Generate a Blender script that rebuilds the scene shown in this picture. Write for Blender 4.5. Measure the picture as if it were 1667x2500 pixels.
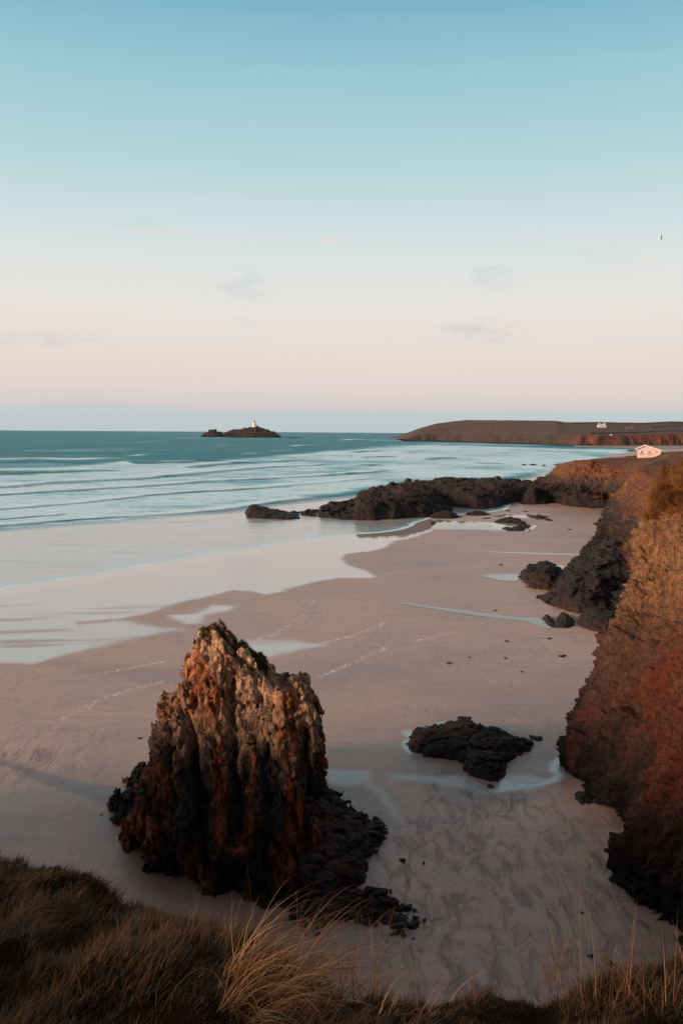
import bpy, math, random
import numpy as np
from mathutils import Matrix, Vector
for o in list(bpy.data.objects): bpy.data.objects.remove(o, do_unlink=True)
S = bpy.context.scene
COL = S.collection
import time as _time
_t0 = _time.time()
def tick(n): print('TICK', n, round(_time.time()-_t0, 1), flush=True)
np.seterr(over='ignore')
R = math.radians

# ------------------------------------------------------------------ camera
H0 = 25.0                 # eye height over the beach
FPX = 2050.0              # focal length in photo pixels (photo 1667 x 2500)
PITCH = 5.545
ROLL = 0.40
cam_d = bpy.data.cameras.new('camera'); cam = bpy.data.objects.new('camera', cam_d); COL.objects.link(cam)
cam_d.sensor_fit = 'VERTICAL'; cam_d.sensor_height = 36.0; cam_d.sensor_width = 24.0
cam_d.lens = FPX/2500*36.0
cam_d.clip_start = 0.1; cam_d.clip_end = 60000
CM = Matrix.Rotation(R(90-PITCH), 4, 'X') @ Matrix.Rotation(R(ROLL), 4, 'Z')
cam.matrix_world = Matrix.Translation((0, 0, H0)) @ CM
S.camera = cam
CMn = np.array(CM.to_3x3())

# ------------------------------------------------------------------ render / exposure
S.view_settings.view_transform = 'Standard'; S.view_settings.look = 'None'
S.view_settings.exposure = 0.0; S.view_settings.gamma = 1.0; S.view_settings.use_curve_mapping = False
S.render.resolution_x = 682; S.render.resolution_y = 1024

def lin(r, g, b):
    f = lambda c: (c/255/12.92) if c/255 <= 0.04045 else ((c/255+0.055)/1.055)**2.4
    return (f(r), f(g), f(b), 1.0)

class NT:
    """small helper to write node trees"""
    def __init__(s, tree): s.t = tree; s.n = tree.nodes; s.l = tree.links
    def new(s, typ, **kw):
        n = s.n.new(typ)
        for k, v in kw.items():
            if k.startswith('i_'):
                n.inputs[k[2:].replace('_', ' ')].default_value = v
            else: setattr(n, k, v)
        return n
    def link(s, a, b): s.l.new(a, b)
    def put(s, sock, v):
        if hasattr(v, 'is_linked') or isinstance(v, bpy.types.NodeSocket): s.l.new(v, sock)
        else: sock.default_value = v
    def math(s, op, a, b=None, c=None, clamp=False):
        n = s.n.new('ShaderNodeMath'); n.operation = op; n.use_clamp = clamp
        s.put(n.inputs[0], a)
        if b is not None: s.put(n.inputs[1], b)
        if c is not None: s.put(n.inputs[2], c)
        return n.outputs[0]
    def ramp(s, fac, lo, hi, smooth=True):
        n = s.n.new('ShaderNodeMapRange'); n.clamp = True
        if smooth: n.interpolation_type = 'SMOOTHSTEP'
        s.put(n.inputs['Value'], fac); s.put(n.inputs['From Min'], lo); s.put(n.inputs['From Max'], hi)
        return n.outputs['Result']
    def mix(s, f, a, b, mode='MIX'):
        n = s.n.new('ShaderNodeMix'); n.data_type = 'RGBA'; n.blend_type = mode
        s.put(n.inputs[0], f); s.put(n.inputs[6], a); s.put(n.inputs[7], b)
        return n.outputs[2]
    def mixf(s, f, a, b):
        n = s.n.new('ShaderNodeMix'); n.data_type = 'FLOAT'
        s.put(n.inputs[0], f); s.put(n.inputs[2], a); s.put(n.inputs[3], b)
        return n.outputs[0]
    def pos(s):
        return s.n.new('ShaderNodeNewGeometry').outputs['Position']
    def xyz(s, v):
        n = s.n.new('ShaderNodeSeparateXYZ'); s.put(n.inputs[0], v); return n.outputs
    def mapping(s, v, scale=(1,1,1), rot=(0,0,0), loc=(0,0,0)):
        n = s.n.new('ShaderNodeMapping'); s.put(n.inputs['Vector'], v)
        n.inputs['Scale'].default_value = scale; n.inputs['Rotation'].default_value = rot; n.inputs['Location'].default_value = loc
        return n.outputs[0]
    def noise(s, v, scale, detail=5, rough=0.55, dist=0.0, out=0):
        n = s.n.new('ShaderNodeTexNoise'); s.put(n.inputs['Vector'], v)
        n.inputs['Scale'].default_value = scale; n.inputs['Detail'].default_value = detail
        n.inputs['Roughness'].default_value = rough; n.inputs['Distortion'].default_value = dist
        return n.outputs[out]
    def vor(s, v, scale, feature='F1', out=0, rand=1.0):
        n = s.n.new('ShaderNodeTexVoronoi'); n.feature = feature; s.put(n.inputs['Vector'], v)
        n.inputs['Scale'].default_value = scale; n.inputs['Randomness'].default_value = rand
        return n.outputs[out]
    def attr(s, name):
        n = s.n.new('ShaderNodeAttribute'); n.attribute_name = name; return n.outputs['Fac']
    def bump(s, h, strength=0.5, dist=0.1, normal=None):
        n = s.n.new('ShaderNodeBump'); s.put(n.inputs['Height'], h)
        n.inputs['Strength'].default_value = strength; s.put(n.inputs['Distance'], dist)
        if normal is not None: s.l.new(normal, n.inputs['Normal'])
        return n.outputs[0]

# ------------------------------------------------------------------ sky and sun
SUN_AZ = -122.0    # degrees from the view direction (+Y), negative = left; the sun stands low over the sea
SUN_EL = 15.0
W = bpy.data.worlds.new('World'); S.world = W; W.use_nodes = True
t = NT(W.node_tree); t.n.clear()
out = t.new('ShaderNodeOutputWorld')
tc = t.new('ShaderNodeTexCoord')
d = tc.outputs['Generated']
X, Y, Z = t.xyz(d)
# slow unevenness of the gradient
wob = t.noise(t.mapping(d, (2.0, 2.0, 14.0)), 2.2, 3, 0.5)
zz = t.math('MULTIPLY_ADD', t.math('SUBTRACT', wob, 0.5), 0.022, Z)
cr = t.new('ShaderNodeValToRGB')
stops = [(-0.02, (186,199,203)), (0.008, (192,203,205)), (0.021, (201,203,204)), (0.030, (213,204,203)), (0.05, (226,210,205)),
         (0.085, (230,216,206)), (0.135, (229,224,218)), (0.185, (221,225,222)), (0.235, (202,220,221)), (0.30, (176,209,215)),
         (0.37, (153,198,209)), (0.435, (122,176,197)), (0.50, (136,168,180)), (0.60, (148,154,160)), (0.75, (144,141,148)), (1.0, (138,133,141))]
lo, hi = -0.1, 1.0
els = cr.color_ramp.elements
while len(els) > 1: els.remove(els[-1])
els[0].position = (stops[0][0]-lo)/(hi-lo); els[0].color = lin(*stops[0][1])
for p, c in stops[1:]:
    e = els.new((p-lo)/(hi-lo)); e.color = lin(*c)
t.link(t.math('DIVIDE', t.math('SUBTRACT', zz, lo), hi-lo), cr.inputs[0])
skycol = cr.outputs[0]
# bank of haze-grey cloud low on the horizon with an uneven upper edge
bn = t.noise(t.mapping(d, (5.0, 5.0, 30.0)), 2.0, 4, 0.6)
bank = t.math('MULTIPLY', t.math('SUBTRACT', 1.0, t.ramp(t.math('MULTIPLY_ADD', t.math('SUBTRACT', bn, 0.5), -0.016, Z), 0.013, 0.030)), 0.7)
skycol = t.mix(bank, skycol, lin(188,202,206))
# small wisps of cloud
def wisp(px, py, w, h, tilt, col, amt, seed):
    global skycol
    v = CMn @ np.array([(px-833.5)/FPX, (1250-py)/FPX, -1.0]); v /= np.linalg.norm(v)
    az = math.atan2(v[0], v[1]); el = math.asin(v[2])
    mp = t.new('ShaderNodeVectorMath', operation='DOT_PRODUCT'); t.link(d, mp.inputs[0]); mp.inputs[1].default_value = (math.cos(az), -math.sin(az), 0)
    u = mp.outputs['Value']; vv = t.math('SUBTRACT', Z, math.sin(el))
    vv = t.math('SUBTRACT', vv, t.math('MULTIPLY', u, math.tan(tilt)))
    a = t.math('POWER', t.math('DIVIDE', u, w/FPX), 2.0); b = t.math('POWER', t.math('DIVIDE', vv, h/FPX), 2.0)
    r2 = t.math('ADD', a, b)
    front = t.math('GREATER_THAN', Y, 0.0)
    n = t.noise(t.mapping(d, (1.0, 1.0, 2.6), loc=(seed, seed*.7, 0)), 34.0, 4, 0.5, 0.2)
    m = t.math('MULTIPLY', t.math('SUBTRACT', 1.0, t.ramp(r2, 0.0, 1.6)), t.ramp(n, 0.30, 0.78))
    m = t.math('MULTIPLY', t.math('MULTIPLY', m, amt*0.6), front)
    skycol = t.mix(m, skycol, col)
grey = lin(183,196,203); peach = lin(244,214,200); dgrey = lin(176,190,197)
wisp(597, 695, 60, 42, 0.0, dgrey, 0.75, 1.0)
wisp(1190, 675, 80, 30, -0.12, grey, 0.65, 2.0)
wisp(1180, 805, 105, 30, -0.08, dgrey, 0.8, 3.0)
wisp(40, 828, 110, 14, -0.05, grey, 0.8, 4.0)
wisp(175, 822, 90, 12, -0.02, grey, 0.8, 5.0)
wisp(350, 552, 60, 18, 0.0, grey, 0.45, 6.0)
wisp(340, 560, 130, 7, 0.0, peach, 0.55, 7.0)
wisp(468, 592, 80, 10, -0.16, peach, 0.75, 8.0)
wisp(802, 584, 42, 10, -0.12, peach, 0.75, 9.0)
wisp(1578, 628, 22, 10, 0.0, peach, 1.0, 10.0)
wisp(1490, 625, 70, 35, 0.0, grey, 0.35, 11.0)
wisp(590, 785, 40, 14, 0.0, grey, 0.35, 12.0)
skycol = t.mix(t.ramp(Y, -0.35, 0.25), t.mix(0.45, skycol, (0.05, 0.04, 0.04, 1)), skycol)
bg1 = t.new('ShaderNodeBackground'); t.link(skycol, bg1.inputs[0]); bg1.inputs[1].default_value = 1.02
sk = t.new('ShaderNodeTexSky'); sk.sky_type = 'NISHITA'; sk.sun_disc = False
sk.sun_elevation = R(SUN_EL); sk.sun_rotation = R(SUN_AZ); sk.air_density = 1.0; sk.dust_density = 1.5
bg2 = t.new('ShaderNodeBackground'); t.link(sk.outputs[0], bg2.inputs[0]); bg2.inputs[1].default_value = 0.002
add = t.new('ShaderNodeAddShader'); t.link(bg1.outputs[0], add.inputs[0]); t.link(bg2.outputs[0], add.inputs[1])
t.link(add.outputs[0], out.inputs['Surface'])

sun_d = bpy.data.lights.new('sun', 'SUN'); sun = bpy.data.objects.new('sun', sun_d); COL.objects.link(sun)
sun_d.energy = 5.0; sun_d.angle = R(14); sun_d.color = (1.0, 0.70, 0.53)
sv = Vector((math.sin(R(SUN_AZ))*math.cos(R(SUN_EL)), math.cos(R(SUN_AZ))*math.cos(R(SUN_EL)), math.sin(R(SUN_EL))))
sun.rotation_euler = sv.to_track_quat('Z', 'Y').to_euler()
sun.location = (0, 0, 80)

# ------------------------------------------------------------------ geometry helpers
def ray(px, py):
    v = np.stack([(np.asarray(px, float)-833.5)/FPX, (1250-np.asarray(py, float))/FPX, -np.ones_like(np.asarray(px, float)+np.asarray(py, float))], -1)
    return v @ CMn.T
def G(px, py, z=0.0):
    """photo pixel -> (x, y) on the level z"""
    v = ray(px, py); k = (z-H0)/v[..., 2]
    return np.stack([v[..., 0]*k, v[..., 1]*k], -1)
def P(px, py, D):
    """photo pixel -> point at distance y = D"""
    v = ray(px, py); k = D/v[..., 1]
    return np.array([v[..., 0]*k, D, H0+v[..., 2]*k])
def pix_of(x, y, z):
    q = np.stack([x, y, z-H0], -1) @ CMn
    return 833.5+FPX*q[..., 0]/-q[..., 2], 1250-FPX*q[..., 1]/-q[..., 2]
def GP(pts, z=0.0): return np.array([G(a, b, z) for a, b in pts])

_A, _B, _C = np.uint32(374761393), np.uint32(668265263), np.uint32(2147483647)
def _fin(h):
    h = (h ^ (h >> np.uint32(13)))*np.uint32(1274126177)
    h = (h ^ (h >> np.uint32(16)))*np.uint32(2246822519)
    return ((h ^ (h >> np.uint32(15))) & np.uint32(0xFFFFFF)).astype(np.float32)*np.float32(1/0xFFFFFF)
def _u(v, k): return v.astype(np.int32).astype(np.uint32)*k
def vnoise(x, y, z, seed=0):
    x = np.asarray(x, np.float32); y = np.asarray(y, np.float32); z = np.asarray(z, np.float32)
    x0 = np.floor(x); y0 = np.floor(y); z0 = np.floor(z)
    fx = x-x0; fy = y-y0; fz = z-z0
    fx = fx*fx*fx*(fx*(fx*6-15)+10); fy = fy*fy*fy*(fy*(fy*6-15)+10); fz = fz*fz*fz*(fz*(fz*6-15)+10)
    sd = np.uint32((seed*974711) & 0xFFFFFFFF)
    hx = (_u(x0, _A)+sd, _u(x0+1, _A)+sd); hy = (_u(y0, _B), _u(y0+1, _B)); hz = (_u(z0, _C), _u(z0+1, _C))
    def line(j, k):
        b = hy[j]+hz[k]; p = _fin(hx[0]+b); return p+fx*(_fin(hx[1]+b)-p)
    def plane(k):
        p = line(0, k); return p+fy*(line(1, k)-p)
    p = plane(0)
    return (p+fz*(plane(1)-p))*2-1
def fbm(x, y, z, octs=4, seed=0, gain=0.5, ridged=False):
    a = 1.0; s = 0; tot = 0
    for o in range(octs):
        n = vnoise(x, y, z, seed+o*17)
        if ridged: n = 1-2*np.abs(n)
        s = s+a*n; tot += a; a *= gain
        x, y, z = (0.8*x-0.6*y)*2.03+11.3, (0.6*x+0.8*y)*2.03+5.1, z*2.03+3.7
    return s/tot
def cells(x, y, z, seed=0):
    """cellular noise: border distance F2-F1 and the random number of the nearest cell"""
    x = np.asarray(x, np.float32); y = np.asarray(y, np.float32); z = np.asarray(z, np.float32)
    x0 = np.floor(x); y0 = np.floor(y); z0 = np.floor(z)
    f1 = np.full(x.shape, 9.0, np.float32); f2 = f1.copy(); hid = np.zeros(x.shape, np.uint32); ox = f1*0; oy = f1*0; oz = f1*0
    sd = np.uint32((seed*974711) & 0xFFFFFFFF); q = np.float32(1/1023.0); m10 = np.uint32(1023)
    hx = [_u(x0+i, _A)+sd for i in (-1, 0, 1)]; hy = [_u(y0+i, _B) for i in (-1, 0, 1)]; hz = [_u(z0+i, _C) for i in (-1, 0, 1)]
    fx, fy, fz = x-x0, y-y0, z-z0
    for i in range(3):
        for j in range(3):
            for k in range(3):
                h = hx[i]+hy[j]+hz[k]
                h = (h ^ (h >> np.uint32(13)))*np.uint32(1274126177); h = (h ^ (h >> np.uint32(16)))*np.uint32(2246822519); h ^= h >> np.uint32(15)
                dx = (h & m10)*q+(i-1)-fx; dy = ((h >> np.uint32(10)) & m10)*q+(j-1)-fy; dz = ((h >> np.uint32(20)) & m10)*q+(k-1)-fz
                dd = (dx*dx+dy*dy+dz*dz).astype(np.float32)
                m = dd < f1
                f2 = np.where(m, f1, np.minimum(f2, dd)); hid = np.where(m, h, hid); f1 = np.where(m, dd, f1)
                ox = np.where(m, dx, ox); oy = np.where(m, dy, oy); oz = np.where(m, dz, oz)
    return np.sqrt(f2)-np.sqrt(f1), _fin(hid*np.uint32(2654435761)), 2*(ox*(_fin(hid+np.uint32(77))-.5)+oy*(_fin(hid+np.uint32(991))-.5)+oz*(_fin(hid+np.uint32(5077))-.5))
def sstep(a, b, x):
    q = np.clip((x-a)/(b-a), 0, 1); return q*q*(3-2*q)

def poly_sd(x, y, poly):
    """signed distance to a closed polygon, positive inside"""
    best = np.full(x.shape, 1e18); inside = np.zeros(x.shape, bool); n = len(poly)
    for i in range(n):
        ax, ay = poly[i]; bx, by = poly[(i+1) % n]
        ex, ey = bx-ax, by-ay; L = ex*ex+ey*ey+1e-12
        q = np.clip(((x-ax)*ex+(y-ay)*ey)/L, 0, 1)
        best = np.minimum(best, (x-ax-q*ex)**2+(y-ay-q*ey)**2)
        c = ((ay > y) != (by > y)) & (x < (bx-ax)*(y-ay)/((by-ay) if by != ay else 1e-12)+ax)
        inside ^= c
    dd = np.sqrt(best)
    return np.where(inside, dd, -dd)
def line_d(x, y, pl):
    """distance to an open polyline, side (+ = left of its direction), and position along it 0..1"""
    best = np.full(x.shape, 1e18); side = np.zeros(x.shape); par = np.zeros(x.shape)
    seg = np.sqrt(((pl[1:]-pl[:-1])**2).sum(1)); cum = np.concatenate([[0], np.cumsum(seg)]); tot = cum[-1]
    for i in range(len(pl)-1):
        ax, ay = pl[i]; bx, by = pl[i+1]; ex, ey = bx-ax, by-ay; L = ex*ex+ey*ey
        q = np.clip(((x-ax)*ex+(y-ay)*ey)/L, 0, 1)
        dd = (x-ax-q*ex)**2+(y-ay-q*ey)**2
        m = dd < best
        best = np.where(m, dd, best); side = np.where(m, np.sign(ex*(y-ay)-ey*(x-ax)), side)
        par = np.where(m, (cum[i]+q*seg[i])/tot, par)
    return np.sqrt(best), side, par

def mesh_np(name, V, Q, mat=None, parent=None, smooth=True, attrs=None, mats=None, midx=None):
    me = bpy.data.meshes.new(name); V = np.asarray(V, np.float32); Q = np.asarray(Q, np.int32)
    k = Q.shape[1]
    me.vertices.add(len(V)); me.vertices.foreach_set('co', V.ravel())
    me.loops.add(Q.size); me.loops.foreach_set('vertex_index', Q.ravel())
    me.polygons.add(len(Q)); me.polygons.foreach_set('loop_start', np.arange(0, Q.size, k, dtype=np.int32))
    me.polygons.foreach_set('loop_total', np.full(len(Q), k, np.int32))
    me.polygons.foreach_set('use_smooth', np.full(len(Q), smooth, bool))
    if attrs:
        for an, av in attrs.items():
            a = me.attributes.new(an, 'FLOAT', 'POINT'); a.data.foreach_set('value', np.asarray(av, np.float32).ravel())
    me.update(calc_edges=True)
    if mat: me.materials.append(mat)
    o = bpy.data.objects.new(name, me); COL.objects.link(o)
    if parent: o.parent = parent
    return o
def grid_quads(nr, nc, keep=None):
    i = np.arange(nr*nc).reshape(nr, nc)
    q = np.stack([i[:-1, :-1], i[:-1, 1:], i[1:, 1:], i[1:, :-1]], -1).reshape(-1, 4)
    if keep is not None: q = q[keep.ravel()]
    return q
def surface_nets(F, org, h):
    """closed surface F = 0 (inside F < 0) of a sampled field, as quads"""
    s = F < 0
    nx, ny, nz = F.shape
    cnt = np.zeros((nx-1, ny-1, nz-1), np.int8)
    for i in (0, 1):
        for j in (0, 1):
            for k in (0, 1): cnt += s[i:nx-1+i, j:ny-1+j, k:nz-1+k]
    act = (cnt > 0) & (cnt < 8)
    I = np.argwhere(act); idx = np.full(act.shape, -1, np.int32); idx[act] = np.arange(len(I))
    acc = np.zeros((len(I), 3)); num = np.zeros(len(I))
    cs = [(i, j, k) for i in (0, 1) for j in (0, 1) for k in (0, 1)]
    for a in cs:
        for ax in range(3):
            if a[ax]: continue
            b = list(a); b[ax] = 1
            fa = F[I[:, 0]+a[0], I[:, 1]+a[1], I[:, 2]+a[2]]; fb = F[I[:, 0]+b[0], I[:, 1]+b[1], I[:, 2]+b[2]]
            m = (fa < 0) != (fb < 0)
            q = np.where(m, fa/np.where(m, fa-fb, 1), 0)
            p = np.zeros((len(I), 3)); p[:] = a; p[:, ax] += q
            acc[m] += p[m]; num[m] += 1
    V = (I+acc/np.maximum(num, 1)[:, None])*h+org
    Q = []
    for ax in range(3):
        sl0 = [slice(1, -1)]*3; sl1 = [slice(1, -1)]*3
        sl0[ax] = slice(0, -1); sl1[ax] = slice(1, None)
        a = s[tuple(sl0)]; b = s[tuple(sl1)]
        for up in (True, False):
            E = np.argwhere(a & ~b) if up else np.argwhere(~a & b)
            if not len(E): continue
            off = np.array([1, 1, 1]); off[ax] = 0; E = E+off
            u, v = [(1, 2), (2, 0), (0, 1)][ax]
            def c(du, dv):
                e = E.copy(); e[:, u] -= du; e[:, v] -= dv
                return idx[e[:, 0], e[:, 1], e[:, 2]]
            q = np.stack([c(1, 1), c(0, 1), c(0, 0), c(1, 0)], 1)
            Q.append(q if up else q[:, ::-1])
    Q = np.concatenate(Q); Q = Q[(Q >= 0).all(1)]
    # drop crumbs that are not joined to the main body
    lab = np.arange(len(V)); E = np.concatenate([Q[:, [0, 1]], Q[:, [1, 2]], Q[:, [2, 3]]])
    for _ in range(60):
        m = np.minimum(lab[E[:, 0]], lab[E[:, 1]]); old = lab.copy()
        np.minimum.at(lab, E[:, 0], m); np.minimum.at(lab, E[:, 1], m)
        for _k in range(6): lab = lab[lab]
        if (lab == old).all(): break
    roots, cn = np.unique(lab, return_counts=True); big = roots[np.argmax(cn)]
    kv = lab == big; nid = np.cumsum(kv)-1; Q = Q[kv[Q[:, 0]]]
    return V[kv], nid[Q]
def tag(o, label=None, cat=None, group=None, kind=None):
    if label: o['label'] = label
    if cat: o['category'] = cat
    if group: o['group'] = group
    if kind: o['kind'] = kind
    return o
def empty(name, loc, rz=0.0):
    o = bpy.data.objects.new(name, None); COL.objects.link(o); o.location = loc; o.rotation_euler = (0, 0, rz); return o
class MB:
    def __init__(s): s.v = []; s.f = []
    def box(s, x0, x1, y0, y1, z0, z1):
        b = len(s.v)
        s.v += [(x, y, z) for z in (z0, z1) for x, y in ((x0, y0), (x1, y0), (x1, y1), (x0, y1))]
        s.f += [[b+i for i in q] for q in ((3,2,1,0), (4,5,6,7), (0,1,5,4), (1,2,6,5), (2,3,7,6), (3,0,4,7))]
    def prism(s, prof, y0, y1):      # profile in x,z
        b = len(s.v); n = len(prof)
        s.v += [(x, y0, z) for x, z in prof]+[(x, y1, z) for x, z in prof]
        s.f += [[b+i for i in range(n)], [b+n+i for i in reversed(range(n))]]
        s.f += [[b+(i+1) % n, b+i, b+n+i, b+n+(i+1) % n] for i in range(n)]
    def lathe(s, prof, n=24, c=(0, 0)):
        b = len(s.v)
        for r, z in prof: s.v += [(c[0]+r*math.cos(2*math.pi*i/n), c[1]+r*math.sin(2*math.pi*i/n), z) for i in range(n)]
        for k in range(len(prof)-1):
            for i in range(n): s.f.append([b+k*n+i, b+k*n+(i+1) % n, b+(k+1)*n+(i+1) % n, b+(k+1)*n+i])
        s.f.append([b+i for i in reversed(range(n))]); s.f.append([b+(len(prof)-1)*n+i for i in range(n)])
    def build(s, name, mat, parent=None, smooth=False, bevel=0):
        me = bpy.data.meshes.new(name); me.from_pydata(s.v, [], s.f); me.update(); me.materials.append(mat)
        if smooth:
            for p in me.polygons: p.use_smooth = len(p.vertices) == 4
        o = bpy.data.objects.new(name, me); COL.objects.link(o)
        if parent: o.parent = parent
        if bevel:
            m = o.modifiers.new('bevel', 'BEVEL'); m.width = bevel; m.segments = 2
        return o
# ------------------------------------------------------------------ materials
def mat(name):
    m = bpy.data.materials.new(name); m.use_nodes = True
    t = NT(m.node_tree); b = t.n['Principled BSDF']; return m, t, b

def sand_material():
    m, t, b = mat('damp_sand'); p = t.pos()
    wet = t.attr('wet'); foam = t.attr('foam'); damp = t.attr('damp'); rip = t.attr('ripple')
    n1 = t.noise(t.mapping(p, (0.035, 0.05, 1)), 1.0, 5, 0.6, 0.8)
    n2 = t.noise(t.mapping(p, (0.10, 0.45, 1), (0, 0, 0.25)), 1.0, 6, 0.62, 1.6)
    n3 = t.noise(p, 3.0, 6, 0.7)
    c = t.mix(t.ramp(n1, 0.35, 0.65), lin(188,152,132), lin(176,146,130))
    grey = t.math('MULTIPLY', t.ramp(n2, 0.50, 0.74), 0.6)
    c = t.mix(grey, c, lin(108,95,91))
    n4 = t.noise(t.mapping(p, (0.5, 1.3, 1), (0, 0, 0.3)), 1.0, 5, 0.6, 1.0)
    c = t.mix(t.math('MULTIPLY', t.ramp(n4, 0.45, 0.85), 0.45), c, lin(160,124,104))
    c = t.mix(t.math('MULTIPLY', damp, 0.85), c, lin(80,74,74))
    # drained channels and ripple hollows, coloured darker than the sand around them
    v = t.noise(t.mapping(p, (1.25, 0.42, 1), (0, 0, 0.12)), 1.0, 6, 0.64, 0.6)
    hollow = t.math('MULTIPLY', t.ramp(v, 0.44, 0.68), rip)
    c = t.mix(t.math('MULTIPLY', hollow, 0.8), c, lin(84,68,62))
    # grains and bits of shell and weed
    sp = t.vor(p, 2.6, 'F1'); spn = t.noise(p, 0.35, 3)
    c = t.mix(t.math('MULTIPLY', t.math('LESS_THAN', sp, t.math('MULTIPLY', t.ramp(spn, 0.5, 0.75), 0.075)), 0.7), c, lin(60,50,46))
    c = t.mix(t.math('MULTIPLY', t.ramp(n3, 0.3, 0.8), 0.18), c, lin(165,142,128))
    c = t.mix(t.math('MULTIPLY', wet, 0.75), c, lin(186,178,173))  # lighter base colour stands in for sky mirrored in the water film
    # lacy remains of foam along old wave edges
    fn = t.noise(p, 1.6, 6, 0.75, 1.5); fv = t.vor(t.mix(0.12, p, t.noise(p, 2.0, 3, out=1)), 1.7, 'DISTANCE_TO_EDGE')
    lace = t.math('MULTIPLY', t.math('SUBTRACT', 1.0, t.ramp(fv, 0.02, 0.16)), t.ramp(fn, 0.42, 0.6))
    lace = t.math('MAXIMUM', lace, t.ramp(fn, 0.60, 0.68))
    fm = t.math('MULTIPLY', t.ramp(foam, 0.15, 0.75), lace, clamp=True)
    c = t.mix(t.math('MULTIPLY', fm, 0.95), c, lin(238,232,226))
    t.link(c, b.inputs['Base Color'])
    rg = t.mixf(wet, t.mixf(t.ramp(n2, 0.4, 0.8), 0.50, 0.38), 0.05)
    rg = t.math('SUBTRACT', rg, t.math('MULTIPLY', damp, 0.1), clamp=True)
    t.link(t.mixf(fm, rg, 0.8), b.inputs['Roughness'])
    t.link(t.mixf(wet, 1.62, 3.4), b.inputs['IOR'])
    hh = t.math('ADD', t.math('MULTIPLY', n2, 0.6), t.math('ADD', t.math('MULTIPLY', n3, 0.25), t.math('MULTIPLY', hollow, -1.2)))
    bp = t.bump(hh, 1.0, t.mixf(wet, 0.05, 0.001))
    t.link(bp, b.inputs['Normal'])
    return m

def sea_material():
    m, t, b = mat('sea_water'); p = t.pos(); X, Y, Z = t.xyz(p)
    foam = t.attr('foam'); sh = t.attr('shallow'); edge = t.attr('edge'); face = t.attr('face')
    far = t.ramp(Y, 400, 2600)
    pa = t.mapping(p, (0.035, 0.15, 1), (0, 0, 0.15)); pb = t.mapping(p, (0.008, 0.03, 1), (0, 0, 0.1))
    n1 = t.noise(pa, 1.0, 6, 0.65, 0.6); n2 = t.noise(pb, 1.0, 5, 0.6, 0.4)
    n3 = t.noise(t.mapping(p, (0.5, 1.2, 1)), 1.0, 4, 0.6, 0.8)
    deep = t.mix(t.ramp(n2, 0.3, 0.7), lin(2,104,120), lin(14,134,148))
    n5 = t.noise(t.mapping(p, (0.02, 0.03, 1), (0, 0, 0.2)), 1.0, 6, 0.75, 0.3)
    deep = t.mix(t.math('MULTIPLY', t.ramp(n5, 0.48, 0.62), 0.5), deep, lin(50,164,176))
    deep = t.mix(t.math('MULTIPLY', t.ramp(n1, 0.5, 0.8), 0.5), deep, lin(14,88,106))
    shc = t.mix(t.ramp(n1, 0.35, 0.7), lin(186,180,174), lin(160,172,175))
    c = t.mix(sh, deep, shc)
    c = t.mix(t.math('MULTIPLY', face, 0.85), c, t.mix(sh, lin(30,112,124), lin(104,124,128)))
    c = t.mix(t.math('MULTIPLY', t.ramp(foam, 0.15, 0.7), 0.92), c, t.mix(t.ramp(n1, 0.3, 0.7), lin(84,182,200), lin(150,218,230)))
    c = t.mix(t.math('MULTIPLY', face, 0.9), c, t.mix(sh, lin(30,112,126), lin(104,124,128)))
    # foam: streaks and lace broken by water
    fv = t.vor(t.mapping(t.mix(0.08, p, t.noise(p, 0.5, 3, out=1)), (0.14, 0.40, 1), (0, 0, 0.1)), 1.0, 'DISTANCE_TO_EDGE')
    lace = t.math('SUBTRACT', 1.0, t.ramp(fv, 0.0, 0.35))
    fn = t.math('ADD', t.math('MULTIPLY', n1, 0.75), t.math('ADD', t.math('MULTIPLY', lace, 0.12), t.math('MULTIPLY', n3, 0.34)))
    thr = t.math('SUBTRACT', 1.03, t.math('MULTIPLY', foam, 0.80))
    fm = t.ramp(fn, t.math('SUBTRACT', thr, 0.07), t.math('ADD', thr, 0.10))
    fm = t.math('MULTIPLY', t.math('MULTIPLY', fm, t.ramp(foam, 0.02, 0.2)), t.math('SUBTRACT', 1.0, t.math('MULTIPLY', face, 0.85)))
    fcol = t.mix(t.ramp(n3, 0.3, 0.6), lin(194,244,253), lin(232,255,255))
    c = t.mix(fm, c, fcol)
    ef = t.math('MULTIPLY', edge, t.ramp(n3, 0.22, 0.42), clamp=True)
    c = t.mix(ef, c, lin(236,255,255))
    fm2 = t.math('MAXIMUM', fm, ef)
    t.link(c, b.inputs['Base Color'])
    t.link(t.mixf(fm2, t.mixf(sh, 0.38, 0.16), 0.6), b.inputs['Roughness'])
    t.link(t.mixf(t.math('MAXIMUM', fm2, t.math('MULTIPLY', t.ramp(foam, 0.15, 0.7), 0.75)), t.mixf(sh, 1.28, 1.6), 3.0), b.inputs['IOR'])
    t.link(t.mixf(t.math('MAXIMUM', sh, t.math('MAXIMUM', fm2, t.ramp(foam, 0.15, 0.7))), 0.06, 0.5), b.inputs['Specular IOR Level'])
    t.link(t.mix(t.math('MAXIMUM', fm2, t.ramp(foam, 0.15, 0.7)), t.mix(sh, lin(24,118,136), (0.95, 1, 1, 1)), (0.72, 0.93, 1, 1)), b.inputs['Specular Tint'])
    w1 = t.noise(t.mapping(p, (0.25, 0.9, 1), (0, 0, 0.12)), 1.0, 6, 0.62, 0.5)
    w2 = t.noise(t.mapping(p, (0.03, 0.12, 1), (0, 0, 0.1)), 1.0, 5, 0.6, 0.4)
    hs = t.math('ADD', t.math('MULTIPLY', w1, t.mixf(sh, 0.45, 0.05)), t.math('MULTIPLY', w2, t.mixf(sh, 2.6, 0.12)))
    t.link(t.bump(hs, 1.0, 1.0), b.inputs['Normal'])
    return m

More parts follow.
